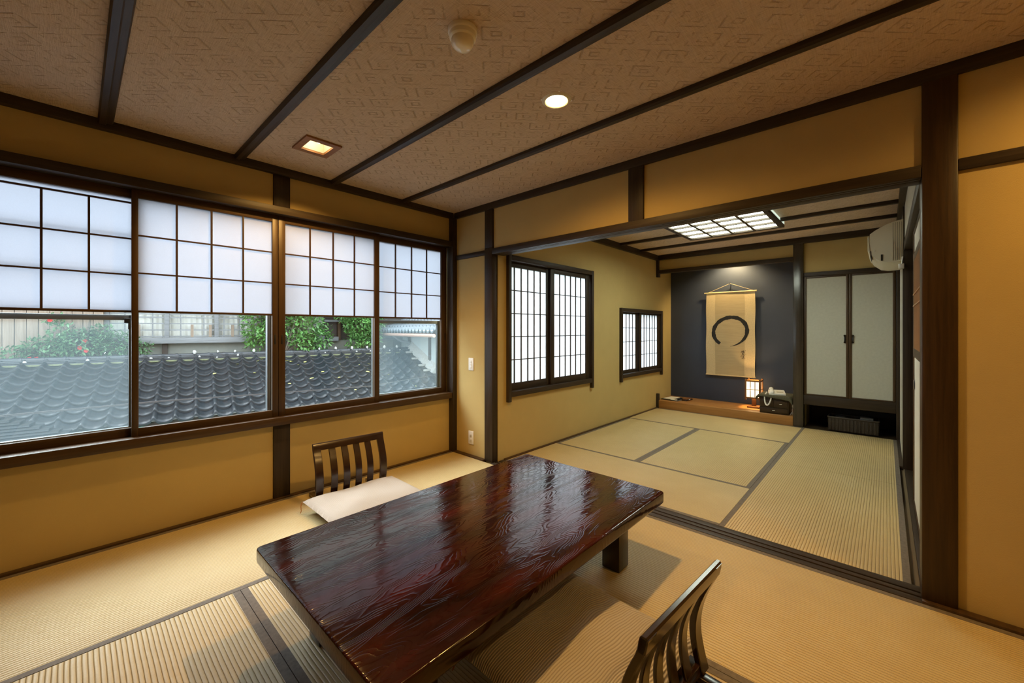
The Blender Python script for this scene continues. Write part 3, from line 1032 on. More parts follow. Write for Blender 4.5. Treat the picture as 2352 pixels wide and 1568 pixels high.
chair((1.405, 2.934, 0), R(180 - 4), 'dark wooden legless chair between table and window wall')
chair((1.292, .498, 0), R(-4), 'dark wooden legless chair in front of the table, with its slatted back to the camera')
cushion((1.372, 2.585, .041), R(179), 'pale ribbed floor cushion on the chair by the window')
cushion((1.262, .830, .041), R(-3), 'tan ribbed floor cushion half in the table shadow')

# ------------------------------------------------------------------ ceiling fixtures
for i, (dx, dy) in enumerate(DOWNLIGHTS):
    t = thing('downlight', (dx, dy, ZC), ('round lit downlight in the ceiling beyond the smoke detector', 'round downlight in the ceiling close to the orange wall')[i], 'downlight', 'recessed round downlights')
    MB().lathe([(.056, ZC - .004), (.060, ZC - .007), (.070, ZC - .005), (.076, ZC), (.076, ZC + .002), (.056, ZC + .002), (.056, ZC - .004)], (dx, dy, 0), 40, cap=False).build('ring', CREAMP, t)
    MB().lathe([(.056, ZC - .004), (.054, ZC + .03), (.046, ZC + .085), (.020, ZC + .11), (.001, ZC + .112)], (dx, dy, 0), 32, cap=False).build('reflector', RECESS, t)
    MB().lathe([(.001, ZC + .012), (.030, ZC + .016), (.042, ZC + .03), (.040, ZC + .05), (.018, ZC + .08), (.001, ZC + .09)], (dx, dy, 0), 24, cap=False).build('bulb', BULB, t)
sx, sy = SQUARE
t = thing('square_downlight', (sx, sy, ZC), 'rectangular wood-framed lit downlight in the ceiling near the window', 'downlight')
m = slab(sx - .110, sx + .110, sy - .122, sy + .122, ZC - .012, ZC + .001, [(sx - .072, sx + .072, sy - .080, sy + .080)])
m.build('frame', wood('light_frame_wood', (0.20, 0.085, 0.03), (0.34, 0.16, 0.06), 'x', 0.5), t, smooth=False)
m = MB()
a0, a1, b0, b1 = sx - .076, sx + .076, sy - .084, sy + .084
m.box(a0, a0 + .003, b0, b1, ZC, ZC + .10).box(a1 - .003, a1, b0, b1, ZC, ZC + .10).box(a0, a1, b0, b0 + .003, ZC, ZC + .10).box(a0, a1, b1 - .003, b1, ZC, ZC + .10).box(a0, a1, b0, b1, ZC + .10, ZC + .104)
m.build('recess_box', RECESS2, t, smooth=False)
MB().lathe([(.004, .030), (.020, .026), (.030, .010), (.030, -.006), (.018, -.030), (.014, -.05)], (sx + .01, sy, ZC + .055), 20, 'x').build('bulb', BULB2, t)
# smoke detector
t = thing('smoke_detector', (1.047, 1.236, ZC), 'round cream smoke detector on the ceiling', 'smoke detector')
MB().lathe([(.058, ZC + .001), (.058, ZC - .014), (.055, ZC - .018), (.050, ZC - .019)], (1.047, 1.236, 0), 40).build('base', DETECT, t)
MB().lathe([(.053, ZC - .018), (.053, ZC - .034), (.050, ZC - .038), (.044, ZC - .040)], (1.047, 1.236, 0), 40).build('collar', DETECT, t)
MB().lathe([(.045, ZC - .036), (.045, ZC - .050), (.042, ZC - .062), (.032, ZC - .072), (.014, ZC - .076), (.001, ZC - .0765)], (1.047, 1.236, 0), 40).build('dome', plain('detector_dome', (0.84, 0.80, 0.70), 0.12, 0.6), t)

# far room ceiling light
lx0, lx1, ly0, ly1 = 4.25, 5.19, .80, 1.778
t = thing('ceiling_light', ((lx0 + lx1) / 2, (ly0 + ly1) / 2, ZC2), 'square lattice ceiling light glowing on the far room ceiling', 'ceiling light')
z0, z1 = 2.348, 2.410
m = MB()
f = .046
m.box(lx0, lx1, ly0, ly0 + f, z0, z0 + .03, bev=.003).box(lx0, lx1, ly1 - f, ly1, z0, z0 + .03, bev=.003).box(lx0, lx0 + f, ly0 + f, ly1 - f, z0, z0 + .03, bev=.003).box(lx1 - f, lx1, ly0 + f, ly1 - f, z0, z0 + .03, bev=.003)
m.build('frame', DARKW['x'], t)
m = MB()
for k in (1, 2, 3):
    x = lx0 + f + (lx1 - lx0 - 2 * f) * k / 4
    m.box(x - .013, x + .013, ly0 + f, ly1 - f, z0 + .001, z0 + .0205)
    y = ly0 + f + (ly1 - ly0 - 2 * f) * k / 4
    m.box(lx0 + f, lx1 - f, y - .013, y + .013, z0, z0 + .021)
m.build('lattice', DARKW['y'], t, smooth=False)
MB().box(lx0 + .02, lx1 - .02, ly0 + .02, ly1 - .02, z0 + .022, z0 + .026).build('diffuser', PANEL, t, smooth=False)
m = MB()
m.box(lx0 + .012, lx1 - .012, ly0 + .012, ly0 + .016, z0 + .03, ZC2).box(lx0 + .012, lx1 - .012, ly1 - .016, ly1 - .012, z0 + .03, ZC2).box(lx0 + .012, lx0 + .016, ly0, ly1, z0 + .03, ZC2).box(lx1 - .016, lx1 - .012, ly0, ly1, z0 + .03, ZC2)
m.build('side_paper', emit('lit_side_paper', (0.85, 1.0, 0.80), 0.55), t, smooth=False)

# ------------------------------------------------------------------ wall fittings
t = thing('light_switch', (XO, 3.013, .905), 'white light switch plate on the narrow wall beside the post', 'light switch')
MB().box(XO - .007, XO + .001, 2.975, 3.051, .843, .967, bev=.004).build('plate', WHITEP, t)
for k in range(3):
    z = .868 + k * .026
    MB().box(XO - .010, XO - .006, 2.998, 3.028, z, z + .024, bev=.0015).build('rocker', WHITEP, t)
t = thing('power_outlet', (XO, 3.015, .178), 'white power outlet low on the narrow wall beside the post', 'outlet')
MB().box(XO - .007, XO + .001, 2.976, 3.052, .112, .244, bev=.004).build('plate', WHITEP, t)
for z in (.150, .196):
    s = MB().box(XO - .0085, XO - .006, 2.999, 3.029, z - .016, z + .016, bev=.001).build('socket', CREAMP, t)
    MB().box(XO - .0095, XO - .008, 3.006, 3.008, z - .006, z + .006).box(XO - .0095, XO - .008, 3.020, 3.022, z - .006, z + .006).build('slots', BLACK, s, smooth=False)

# ------------------------------------------------------------------ air conditioner on the side wall of the far room
ax0, ax1 = 5.02, 5.80
t = thing('air_conditioner', (ax0, -.09, 1.86), 'cream wall air conditioner high beside the closet', 'air conditioner')
prof = [(-.115, 1.865), (-.02, 1.862), (.035, 1.875), (.068, 1.905), (.090, 1.925), (.108, 1.96), (.113, 2.02), (.113, 2.10), (.108, 2.132), (.074, 2.160), (.0, 2.204), (-.05, 2.222), (-.115, 2.236)]
MB().loft([[(ax0, y, z) for y, z in prof], [(ax1, y, z) for y, z in prof]]).build('body', CREAMP, t, angle=30)
m = MB()
for k in range(5):
    y = -.108 + k * .014
    m.box(ax0 - .002, ax0 + .002, y, y + .0045, 1.872, 2.214)
m.build('end_groove_shade', GROOVE_SHADE, t, smooth=False)  # dark strips that paint in the shade of the end grooves
m = MB()
m.loft([[(ax0 - .004, y, z) for y, z in ((.118, 2.12), (.124, 2.10), (.124, 1.99), (.112, 1.955), (.105, 1.955), (.112, 2.0))], [(ax1 - .03, y, z) for y, z in ((.118, 2.12), (.124, 2.10), (.124, 1.99), (.112, 1.955), (.105, 1.955), (.112, 2.0))]])
m.build('front_panel', CREAMP, t)
MB().box(ax0 - .003, ax0 + .004, .020, .032, 1.878, 1.935).build('dark_slot', BLACK, t, smooth=False)
MB().box(ax0 - .003, ax0 + .3, .098, .104, 1.918, 1.975).build('louver', BLACK, t, smooth=False)
MB().box(ax0 - .004, ax0 + .002, .074, .080, 1.968, 1.984, bev=.001).build('clip', WHITEP, t)
t = thing('plug_cover', (5.0, -.10, 1.83), 'small white plug below the air conditioner', 'plug')
MB().box(4.99, 5.03, -.122, -.085, 1.79, 1.835, bev=.004).build('plug', WHITEP, t)
MB().tube([(5.01, -.108, 1.83), (5.012, -.110, 1.87), (5.02, -.112, 1.90)], .006).build('cord', WHITEP, t)

# ------------------------------------------------------------------ alcove: scroll, lamp, chest, telephone
PZ = .122
sx_ = XK - .055
yl, yr, zb, zt_ = 2.104, 1.420, .535, 1.822
t = thing('hanging_scroll', (sx_, 1.762, zb), 'tan hanging scroll with a black ink brush circle on the navy wall', 'scroll')


def scx(y, z, d):
    u = (y - yr) / (yl - yr)
    v = (z - zb) / (zt_ - zb)
    return sx_ - d - .004 * math.sin(v * 5) + .003 * math.sin(u * 6)


def sheet(y0, y1, z0, z1, dx, n=30):
    def g(u, v):
        y = y0 + (y1 - y0) * u
        z = z0 + (z1 - z0) * v
        return (scx(y, z, dx), y + .003 * math.sin(v * 14 + u * 3), z)
    return MB().grid(g, 16, n)


sheet(yr, yl, zb, zt_, .0).build('silk_border', SILK, t, recalc=False)
sheet(yr + .140, yl - .135, zb + .004, zt_ - .004, .0022).build('paper', SILKD, t, recalc=False)
MB().tube([(sx_, yr - .022, zt_), (sx_, yl + .028, zt_)], .011, 12).build('top_rod', CORDM, t)
MB().tube([(sx_ - .002, yr - .004, zb), (sx_ - .002, yl + .004, zb)], .009, 12).build('bottom_rod', SILK, t)
MB().tube([(sx_, yr + .02, zt_ + .006), (sx_ + .004, 1.758, 1.955), (sx_, yl - .03, zt_ + .006)], .0028, 6).build('cord', CORDM, t)
MB().tube([(XK + .004, 1.758, 1.952), (sx_ - .006, 1.758, 1.952), (sx_ - .008, 1.758, 1.965)], .005, 8).build('hook', BLACK, t)
m = MB()
cy, cz, rr = 1.7625, 1.214, .222
n = 90
a0, a1 = R(-126), R(-126 - 322)           # starts lower left, runs over the top, ends lower centre
prev = None
rings = []
for i in range(n + 1):
    f_ = i / n
    a = a0 + (a1 - a0) * f_
    wdt = .027 * min(1, .75 + f_ * 3) * (1.0 if f_ < .72 else max(.10, 1 - ((f_ - .72) / .28) ** 1.2)) * (1 + .10 * math.sin(i * .7) + .06 * math.sin(i * 1.9))
    rc = rr + .012 * math.sin(a * 2 + .6) + (.010 * f_)
    zz, yy = math.sin(a), -math.cos(a)
    rings.append(((cy + yy * (rc + wdt), cz + zz * (rc + wdt)), (cy + yy * (rc - wdt), cz + zz * (rc - wdt))))


for (p1, q1), (p2, q2) in zip(rings, rings[1:]):
    m.quad(*[(scx(y, z, .0036), y, z) for y, z in (p1, p2, q2, q1)])
m.build('brush_circle', INK, t, smooth=False)
m = MB()
# small column of brushed characters at the lower right
for (ya, za, yb_, zb_, wd) in ((1.600, .918, 1.552, .922, .004), (1.576, .930, 1.574, .895, .004), (1.604, .908, 1.560, .902, .0035), (1.604, .908, 1.606, .888, .003), (1.560, .902, 1.552, .886, .003), (1.592, .894, 1.568, .892, .0035), (1.594, .884, 1.566, .880, .0035), (1.580, .880, 1.590, .850, .004), (1.580, .872, 1.560, .846, .004), (1.604, .862, 1.598, .850, .004), (1.608, .842, 1.600, .826, .004), (1.585, .846, 1.566, .842, .0035), (1.576, .842, 1.592, .812, .0035), (1.576, .836, 1.562, .806, .0045), (1.548, .930, 1.543, .924, .003), (1.545, .872, 1.540, .868, .003), (1.598, .808, 1.564, .804, .003), (1.570, .862, 1.556, .866, .003)):
    d_ = Vector((yb_ - ya, zb_ - za)).normalized()
    px, pz = -d_.y * wd, d_.x * wd
    ps = [(ya + px, za + pz), (ya - px, za - pz), (yb_ - px * .5, zb_ - pz * .5), (yb_ + px * .5, zb_ + pz * .5)]
    m.quad(*[(scx(y, z, .0036), y, z) for y, z in ps])
m.build('calligraphy', INK, t, smooth=False)

# paper lamp
cx, cy = 6.645, 1.392
h = .088
t = thing('table_lamp', (cx, cy, PZ), 'square wooden paper lamp glowing on the alcove platform', 'lamp')
MB().box(cx - .075, cx + .075, cy - .075, cy + .075, PZ, PZ + .024, bev=.003).build('base', REDW, t)
MB().box(cx - .018, cx + .018, cy - .026, cy + .026, PZ + .024, .262, bev=.002).build('stem', REDW, t)
for sxx in (-1, 1):
    for syy in (-1, 1):
        x, y = cx + sxx * h, cy + syy * h
        MB().box(x - .010, x + .010, y - .010, y + .010, .238, .536, bev=.002).build('corner_post', REDW, t)
for z in (.262, .500):
    for s in (-1, 1):
        MB().box(cx - h, cx + h, cy + s * h - .006, cy + s * h + .006, z, z + .018).build('rail', REDW, t, smooth=False)
        MB().box(cx + s * h - .006, cx + s * h + .006, cy - h, cy + h, z, z + .018).build('rail', REDW, t, smooth=False)
m = MB()
for s in (-1, 1):
    e = s * (h + .001)
    for k in (-1, 1):
        q = k * h / 3
        m.box(cx + e - .004, cx + e + .004, cy + q - .0042, cy + q + .0042, .275, .505).box(cx + q - .0042, cx + q + .0042, cy + e - .004, cy + e + .004, .275, .505)
    m.box(cx + e - .0025, cx + e + .0025, cy - h, cy + h, .3845, .3925).box(cx - h, cx + h, cy + e - .0025, cy + e + .0025, .3845, .3925)
m.build('lattice', REDW, t, smooth=False)
m = MB()
for s in (-1, 1):
    e = s * (h - .004)
    m.box(cx + e - .0006, cx + e + .0006, cy - h, cy + h, .27, .508).box(cx - h, cx + h, cy + e - .0006, cy + e + .0006, .27, .508)
m.build('paper_shade', LAMPPAPER, t, smooth=False)

# little chest with a cloth and telephone on it
t = thing('small_chest', (6.47, 1.095, PZ), 'small dark drawer chest standing on the alcove platform', 'chest')
x0, x1, y0, y1, zt2 = 6.325, 6.64, .930, 1.262, .364
MB().box(x0 + .012, x1, y0, y1, PZ, zt2, bev=.004).build('body', CHESTW, t)
for (ya, yb2, za, zb2) in ((y0 + .012, 1.092, .212, .305), (1.100, y1 - .012, .212, .305), (y0 + .012, y1 - .012, .135, .203)):
    dr = MB().box(x0, x0 + .02, ya, yb2, za, zb2, bev=.003).build('drawer', CHESTW, t)
    ym, zm = (ya + yb2) / 2, (za + zb2) / 2
    MB().tube([(x0 - .001, ym - .017, zm), (x0 - .010, ym - .014, zm - .002), (x0 - .010, ym + .014, zm - .002), (x0 - .001, ym + .017, zm)], .0032, 8).build('handle', STEEL, dr)
# draped cloth
ctop = .368


def drape(u, v):
    a = (u - .5) * 2
    b = (v - .5) * 2
    x = 6.475 + a * .205
    y = 1.085 + b * .235
    ox = max(0, abs(x - 6.482) - .160)
    oy = max(0, abs(y - 1.096) - .172)
    o = ox + oy
    z = ctop - ox * (.62 - .42 * b) - oy * 1.25 - .004 * max(0, 1 - o * 30) * 0 + .003 * math.sin(7 * a + 2 * b) * (1 if o > 0.002 else 0)
    x2 = 6.482 + max(-.162, min(.162, x - 6.482)) + math.copysign(min(ox, .012), x - 6.482)
    y2 = 1.096 + max(-.174, min(.174, y - 1.096)) + math.copysign(min(oy, .030), y - 1.096)
    # hem sags in a curve, longer at the corners
    if ox > 0:
        z -= .012 * b * b * (ox / .05)
    return (x2, y2, z)


m = MB().grid(drape, 44, 50)
co = m.build('draped_cloth', CLOTH, None, origin=(6.482, 1.096, ctop), angle=80, recalc=False)
sm = co.modifiers.new('thick', 'SOLIDIFY')
sm.thickness = .004
sm.offset = 1
tag(co, 'dark green cloth draped over the small chest', 'cloth')
t = thing('telephone', (6.46, 1.10, ctop + .003), 'white telephone on the cloth covered chest', 'telephone')
zb3 = ctop + .004
RT = Matrix.Translation((6.46, 1.075, zb3)) @ Matrix.Rotation(R(14), 4, 'Z')
m = MB()
m.loft([[RT @ Vector(p) for p in r] for r in ([(-.10, -.085, 0), (.10, -.085, 0), (.10, .10, 0), (-.10, .10, 0)], [(-.10, -.085, .018), (.10, -.085, .040), (.10, .10, .040), (-.10, .10, .018)], [(-.092, -.077, .022), (.092, -.077, .046), (.092, .092, .046), (-.092, .092, .022)])])
m.build('base', WHITEP, t)
m = MB()
m.box(-.055, .035, -.06, .015, .027, .036, bev=.002, mat=RT)
m.build('keypad', CREAMP, t)
m = MB()
hp = []
for i in range(15):
    f_ = i / 14
    x = -.105 + .21 * f_
    zz = .048 + .020 * math.sin(math.pi * f_) + x * .12
    e = 1 if (f_ < .25 or f_ > .75) else .72
    w_, hh = .026 * e, .013 + (.010 if e == 1 else 0)
    if i in (0, 14):
        w_, hh = w_ * .75, hh * .7
    hp.append([RT @ Vector((x, .068 + w_ * math.cos(k * math.pi / 6), zz + hh * math.sin(k * math.pi / 6) - (.006 if e == 1 else 0))) for k in range(12)])
m.loft(hp)
m.build('handset', WHITEP, t, angle=70)
pts = []
for i in range(29):
    f_ = i / 28
    a = math.pi * f_
    y = 1.205 - .085 * f_ + .010 * math.sin(a) * (1 - 2 * f_)
    z = zb3 + .020 - .155 * math.sin(a) ** .62
    x = 6.312 + (.030 * abs(math.cos(a)) ** 3) - .040 * math.sin(a) ** .5
    pts.append((x, y, z))
pts = [(6.362, 1.180, zb3 + .03)] + pts[1:-1] + [(6.372, 1.105, zb3 + .015)]
MB().tube(pts, .0085, 8).build('cord', WHITEP, t)
# bundle of leads beside the chest
t = thing('power_lead', (6.40, .908, PZ), 'white power lead bundled beside the chest', 'power lead')
m = MB()
for k in range(5):
    a = k * .5
    m.tube([(6.36 + .01 * k, .918, PZ + .004), (6.35 + .004 * k, .910 - .008 * math.sin(a), PZ + .028 + .004 * k), (6.37 + .01 * k, .897, PZ + .014), (6.39, .892, PZ + .006 + .006 * k)], .0035, 6)
m.build('cord', WHITEP, t)
MB().box(6.37, 6.39, .884, .900, .225, .262, bev=.004).build('plug', WHITEP, t)
MB().tube([(6.38, .892, .225), (6.37, .898, .19), (6.38, .892, .15), (6.385, .895, .135)], .003, 6).build('cord', WHITEP, t)

# folder with sheets, and a small wooden box, at the other end of the platform
t = thing('black_folder', (6.56, 2.52, PZ), 'black folder with white sheets at the end of the alcove platform', 'folder')
RF = Matrix.Translation((6.56, 2.515, PZ)) @ Matrix.Rotation(R(-6), 4, 'Z')
MB().box(-.17, .17, -.125, .13, 0, .012, bev=.003, mat=RF).build('cover', LACQB, t)
MB().box(-.11, .15, -.035, .115, .012, .016, mat=RF).build('paper_sheet', PAPERW, t, smooth=False)
MB().box(-.16, -.11, -.12, -.03, .012, .020, bev=.002, mat=RF).build('leaflet', PAPERW, t)
MB().box(-.17, .10, -.150, -.127, .001, .010, bev=.002, mat=RF).build('pages', GREYP, t)
t = thing('wooden_case', (6.60, 2.315, PZ), 'small glossy brown wooden case on the alcove platform beside the folder', 'case')
RG = Matrix.Translation((6.60, 2.315, PZ)) @ Matrix.Rotation(R(-8), 4, 'Z')
MB().box(-.10, .10, -.045, .045, 0, .022, bev=.008, seg=3, mat=RG).build('body', CHAIRW, t)
MB().box(-.095, .095, -.04, .04, .021, .034, bev=.006, seg=3, mat=RG).build('lid', REDW, t)
m = MB()
m.tube([RG @ Vector(p) for p in ((-.04, -.046, .026), (-.04, -.054, .020), (-.01, -.054, .020), (-.01, -.046, .026))], .003, 6)
m.build('clasp', STEEL, t)

# basket in the recess under the closet
t = thing('wicker_basket', (6.44, .288, 0), 'dark woven basket in the low recess under the closet', 'basket')
bx0, bx1, by0, by1, bz = 6.33, 6.58, .052, .528, .168
m = MB()
n = 0


def wall_ring(off, z):
    return rrect(bx0 + off, bx1 - off, by0 + off, by1 - off, .02, z, 4)


m.loft([wall_ring(.012, .002), wall_ring(.004, .012), wall_ring(.0, bz), wall_ring(.010, bz), wall_ring(.014, .012)], cap=False)
m.b.faces.new([m.b.verts.new(p) for p in wall_ring(.014, .014)])
m.b.faces.new([m.b.verts.new(p) for p in reversed(wall_ring(.012, .002))])
m.build('body', RATTAN, t)
m = MB()
pts = [Vector((p[0], p[1], bz)) for p in wall_ring(.004, bz)]
m.tube(pts, .010, 8, closed=True)
m.build('rim', RATTAN, t)
k = by0 + .03
while k < by1 - .02:
    m = MB().box(bx0 - .007, bx0 + .004, k, k + .017, .014, bz - .012, bev=.003)
    m.build('stake', RATTAN, t)
    k += .034
tag(MB().box(6.40, 6.54, .105, .225, .016, .192, bev=.008).build('grey_case', GREYP, origin=(6.47, .165, .016)), 'grey case standing up out of the basket, nearer the closet corner', 'case')
tag(MB().lathe([(.05, .02), (.06, .03), (.06, .165), (.045, .180), (.01, .183)], (6.46, .405, 0), 24).build('grey_canister', plain('dark_grey_lid', (0.07, 0.066, 0.06), 0.4), origin=(6.46, .405, .02)), 'dark round canister inside the basket, nearer the alcove post', 'canister')

# ------------------------------------------------------------------ outside the window
EA = R(-9.3)
E0 = (1.25, 7.12, 0.0)
SL = .755 / 2.04


def tile_z(p):
    """cross section of one pantile, p in 0..1"""
    if p < .045:
        return .002 + .030 * p / .045
    if p < .20:
        return .032 + .004 * math.sin(math.pi * (p - .045) / .155)
    if p < .26:
        return .032 - .030 * (p - .20) / .06
    q = (p - .26) / .74
    return .002 - .032 * math.sin(math.pi * q)


def tiles(u0, u1, v0, v1, slope, z0, pw, pl, swap=False, ns=18):
    m = MB()
    nu = int(round((u1 - u0) / pw))
    nc = int(math.ceil((v1 - v0) / pl))
    us = []
    for k in range(nu):
        us += [(u0 + (k + j / ns) * pw, tile_z(j / ns), k) for j in range(ns)]
    us.append((u0 + nu * pw, tile_z(0), nu))
    for c in range(nc):
        va, vb = v0 + c * pl, min(v1, v0 + (c + 1) * pl + .02)
        rows = []
        for v, dz in ((va + .004, -.006), (va, .026), (va + .006, .034), ((va + vb) / 2, .017), (vb, 0)):
            r = []
            for u, tz, k in us:
                jz = .004 * math.sin(k * 12.9 + c * 7.3)
                zz = z0 + slope * (v - v0) + tz + dz + jz
                r.append((v, u, zz) if swap else (u, v + .006 * math.sin(k * 5.1 + c * 3.7), zz))
            rows.append(r)
        m.loft(rows, cap=False, close=False)
    return m


root = thing('tiled_roof', E0, 'wet dark grey tiled roof sloping up outside the big window', 'roof', rz=EA, kind='thing')
tiles(-3.5, 4.0, -.02, 2.03, SL, .0, .225, .218).build('tile_field', TILE, root, local=True, angle=60, recalc=False)
m = MB()
for z, w in ((.715, .17), (.736, .15), (.757, .13)):
    m.box(-3.5, 4.0, 2.06 - w, 2.06 + w, z, z + .017, bev=.004)
m.build('ridge_courses', RIDGE, root, local=True)
for k in range(34):
    u = -3.5 + k * .225
    MB().tube([(u, 2.06, .775), (u + .208, 2.06, .775)], .045, 12).tube([(u + .190, 2.06, .775), (u + .224, 2.06, .775)], .052, 12).build('ridge_cap', RIDGE, root, local=True)
for k in range(33):
    uc = -3.5 + k * .225 + .225 * .635
    m = MB()
    pts = [(uc + .078 * math.cos(a), 1.885, .712 + (.020 * math.sin(a) if a > math.pi else .004 * math.sin(a))) for a in [2 * math.pi * i / 16 for i in range(16)]]
    m.prism(pts, (0, .03, .012))
    m.build('mortar_infill', MOSS, root, local=True)
for (u, v, z, s) in ((-2.1, 1.93, .80, .035), (-1.45, 1.93, .80, .035), (-.70, 1.93, .795, .034), (-.47, 1.93, .80, .024), (-.12, 2.0, .885, .045), (-.05, 1.93, .80, .028), (.20, 1.92, .775, .030), (.22, 2.0, .885, .026), (.48, 2.0, .885, .030), (.52, 1.93, .81, .028), (.78, 2.0, .885, .040), (1.02, 2.0, .885, .034), (1.22, 1.93, .80, .025), (1.30, 2.0, .88, .026), (1.95, 2.0, .885, .03), (2.28, 2.0, .885, .042), (2.05, 1.93, .79, .028), (2.62, 2.0, .885, .045), (2.70, 1.93, .80, .03), (2.95, 2.0, .885, .04), (3.0, 1.93, .80, .03), (3.35, 2.0, .885, .05), (3.65, 2.0, .885, .05), (3.45, 1.93, .79, .035), (3.7, 1.93, .8, .03)):
    m = MB()
    b2 = bmesh.ops.create_icosphere(m.b, subdivisions=2, radius=s * .8)
    for vv in b2['verts']:
        vv.co = Vector((u + vv.co.x * .8, v + vv.co.y * .7, z - .045 + vv.co.z * 1.0 + random.uniform(-.008, .008)))
    m.build('mortar_lump', MORTAR, root, local=True)
m = MB()
m.loft([[(3.93, v, SL * v + z0), (4.06, v, SL * v + z0 + .16), (4.06, v, SL * v + z0 - .02), (3.93, v, SL * v + z0 - .02)] for v, z0 in ((.75, .03), (2.1, .03))])
m.build('mortar_flashing', MORTAR, root, local=True)
for k, v in enumerate((.85, 1.1, 1.45, 1.8)):
    MB().box(3.78, 3.95, v - .022, v + .022, SL * v + .02, SL * v + .065, bev=.012).build('mortar_tongue', MORTAR, root, local=True)
MB().box(-3.5, 4.0, .03, .06, -.09, .0).build('eave_board', OUTDARK, root, local=True)
m = MB()
m.loft([[(u, -.09 - .06 * math.cos(a), -.035 - .055 * math.sin(a)) for a in [math.pi * i / 10 for i in range(11)]] for u in (-3.5, 4.0)], cap=False, close=False)
g = m.build('eave_gutter', GREENM, root, local=True, recalc=False)
g.modifiers.new('t', 'SOLIDIFY').thickness = .004
# wall below the roof
MB().box(-3.5, 4.0, .35, .45, -3.2, .0).build('lower_wall', OUTPL, root, local=True)

# low roof with close lines at the bottom left
root2 = thing('stacked_ridge', (E0[0], E0[1], -1.6), 'dark stack of flat tiles in close lines at the lower left of the view', 'roof', rz=EA, kind='thing')
m = MB()
k = 0
z = -.42
while z < .30:
    ue = -1.30 - (z - .087) / .48 if z > -.1 else -.95
    d = .012 * (k % 2)
    m.box(-3.2, ue, -.56 + d, -.34 - d, z + 1.6, z + 1.6 + .026, bev=.004)
    z += .034
    k += 1
m.build('flat_tiles', TILE, root2, local=True)
MB().box(-3.2, -1.0, -.54, -.36, -1.6, 1.19).build('wall', OUTPL, root2, local=True)

# green sheet roof at the right
o = MB().loft([[(2.6, -1.5, -.62), (4.05, -1.5, -.40), (4.05, .20, .06), (3.35, .10, -.10)], [(2.6, -1.5, -.60), (4.05, -1.5, -.38), (4.05, .20, .08), (3.35, .10, -.08)]]).build('green_sheet_roof', GREENM, local=True)
o.location = E0
o.rotation_euler = (0, 0, EA)
tag(o, 'green metal sheet roof at the foot of the white house wall', 'roof', kind='thing')

# house behind the ridge
hb = thing('neighbouring_house', (E0[0], E0[1], -3.2), 'house behind the tiled roof with pale lattice screens and brown boards', 'house', rz=EA)
HZ = 3.2


def hbx(m, x0, x1, y0, y1, z0, z1, bev=0):
    m.box(x0, x1, y0, y1, z0 + HZ, z1 + HZ, bev=bev)
    return m


hbx(MB(), -1.35, 6.0, 2.75, 2.9, -3.2, 1.00).build('plaster_wall', OUTPL, hb, local=True)
hbx(MB(), -1.35, 2.2, 2.60, 2.80, .985, 1.095, .006).build('sill_beam', GREYW, hb, local=True)
hbx(MB(), -.60, -.52, 2.70, 2.80, .70, .99, .004).build('short_post', OUTDARK, hb, local=True)
m = MB()


def curtain(u, v):
    x = -1.35 + 3.6 * u
    return (x, 2.80 + .012 * math.sin(x * 75) + .006 * math.sin(x * 31), 1.09 + 1.5 * v + HZ)


m.grid(curtain, 260, 2)
m.build('pale_curtain', PANEW, hb, local=True, recalc=False)
for u in (-1.33, -.53, .22, .97, 1.72):
    hbx(MB(), u - .035, u + .035, 2.66, 2.74, 1.09, 2.6, .004).build('post', GREYW, hb, local=True)
for u in (-.92, -.16, .12, .48, 1.3):
    hbx(MB(), u - .022, u + .022, 2.68, 2.72, 1.10, 1.34).build('short_rail_post', BROWNB, hb, local=True)
for z in (1.105, 1.225, 1.345, 1.46, 1.52, 1.75, 2.0):
    hbx(MB(), -1.35, 2.2, 2.685, 2.715, z, z + .022).build('screen_rail', GREYW, hb, local=True)
for u in (-1.1, -.73, -.33, .02, .34, .60, .8):
    hbx(MB(), u - .010, u + .010, 2.69, 2.71, 1.10, 2.3).build('screen_bar', GREYW, hb, local=True)
m = MB()
k = 0
x = -4.2
while x < -1.38:
    hbx(m, x, x + .118, 2.55 + .006 * (k % 2), 2.62, .2, 2.8, .003)
    x += .124
    k += 1
m.build('brown_boards', BROWNB, hb, local=True)
hbx(MB(), -5.5, 7.0, 2.5, 2.7, 2.72, 5.2).build('sky_block_wall', OUTPL, hb, local=True)  # unseen storey added to keep bright sky out of the tabletop reflection
hbx(MB(), -4.2, 4.0, 1.75, 2.95, 2.62, 2.72).build('eave', OUTDARK, hb, local=True)  # unseen slab added overhead to shade the pale screens
hbx(MB(), 2.2, 6.0, 2.78, 2.9, 1.0, 2.6).build('dark_wall', OUTDARK, hb, local=True)
hbx(MB(), 2.2, 3.2, 2.66, 2.80, 1.42, 1.47).build('pale_ledge', GREYW, hb, local=True)
hbx(MB(), 2.50, 2.56, 2.68, 2.78, 1.0, 1.45).build('brown_post', BROWNW['z'], hb, local=True)
hbx(MB(), 2.25, 2.50, 2.62, 2.74, .98, 1.08).build('grey_box', GREYW, hb, local=True)

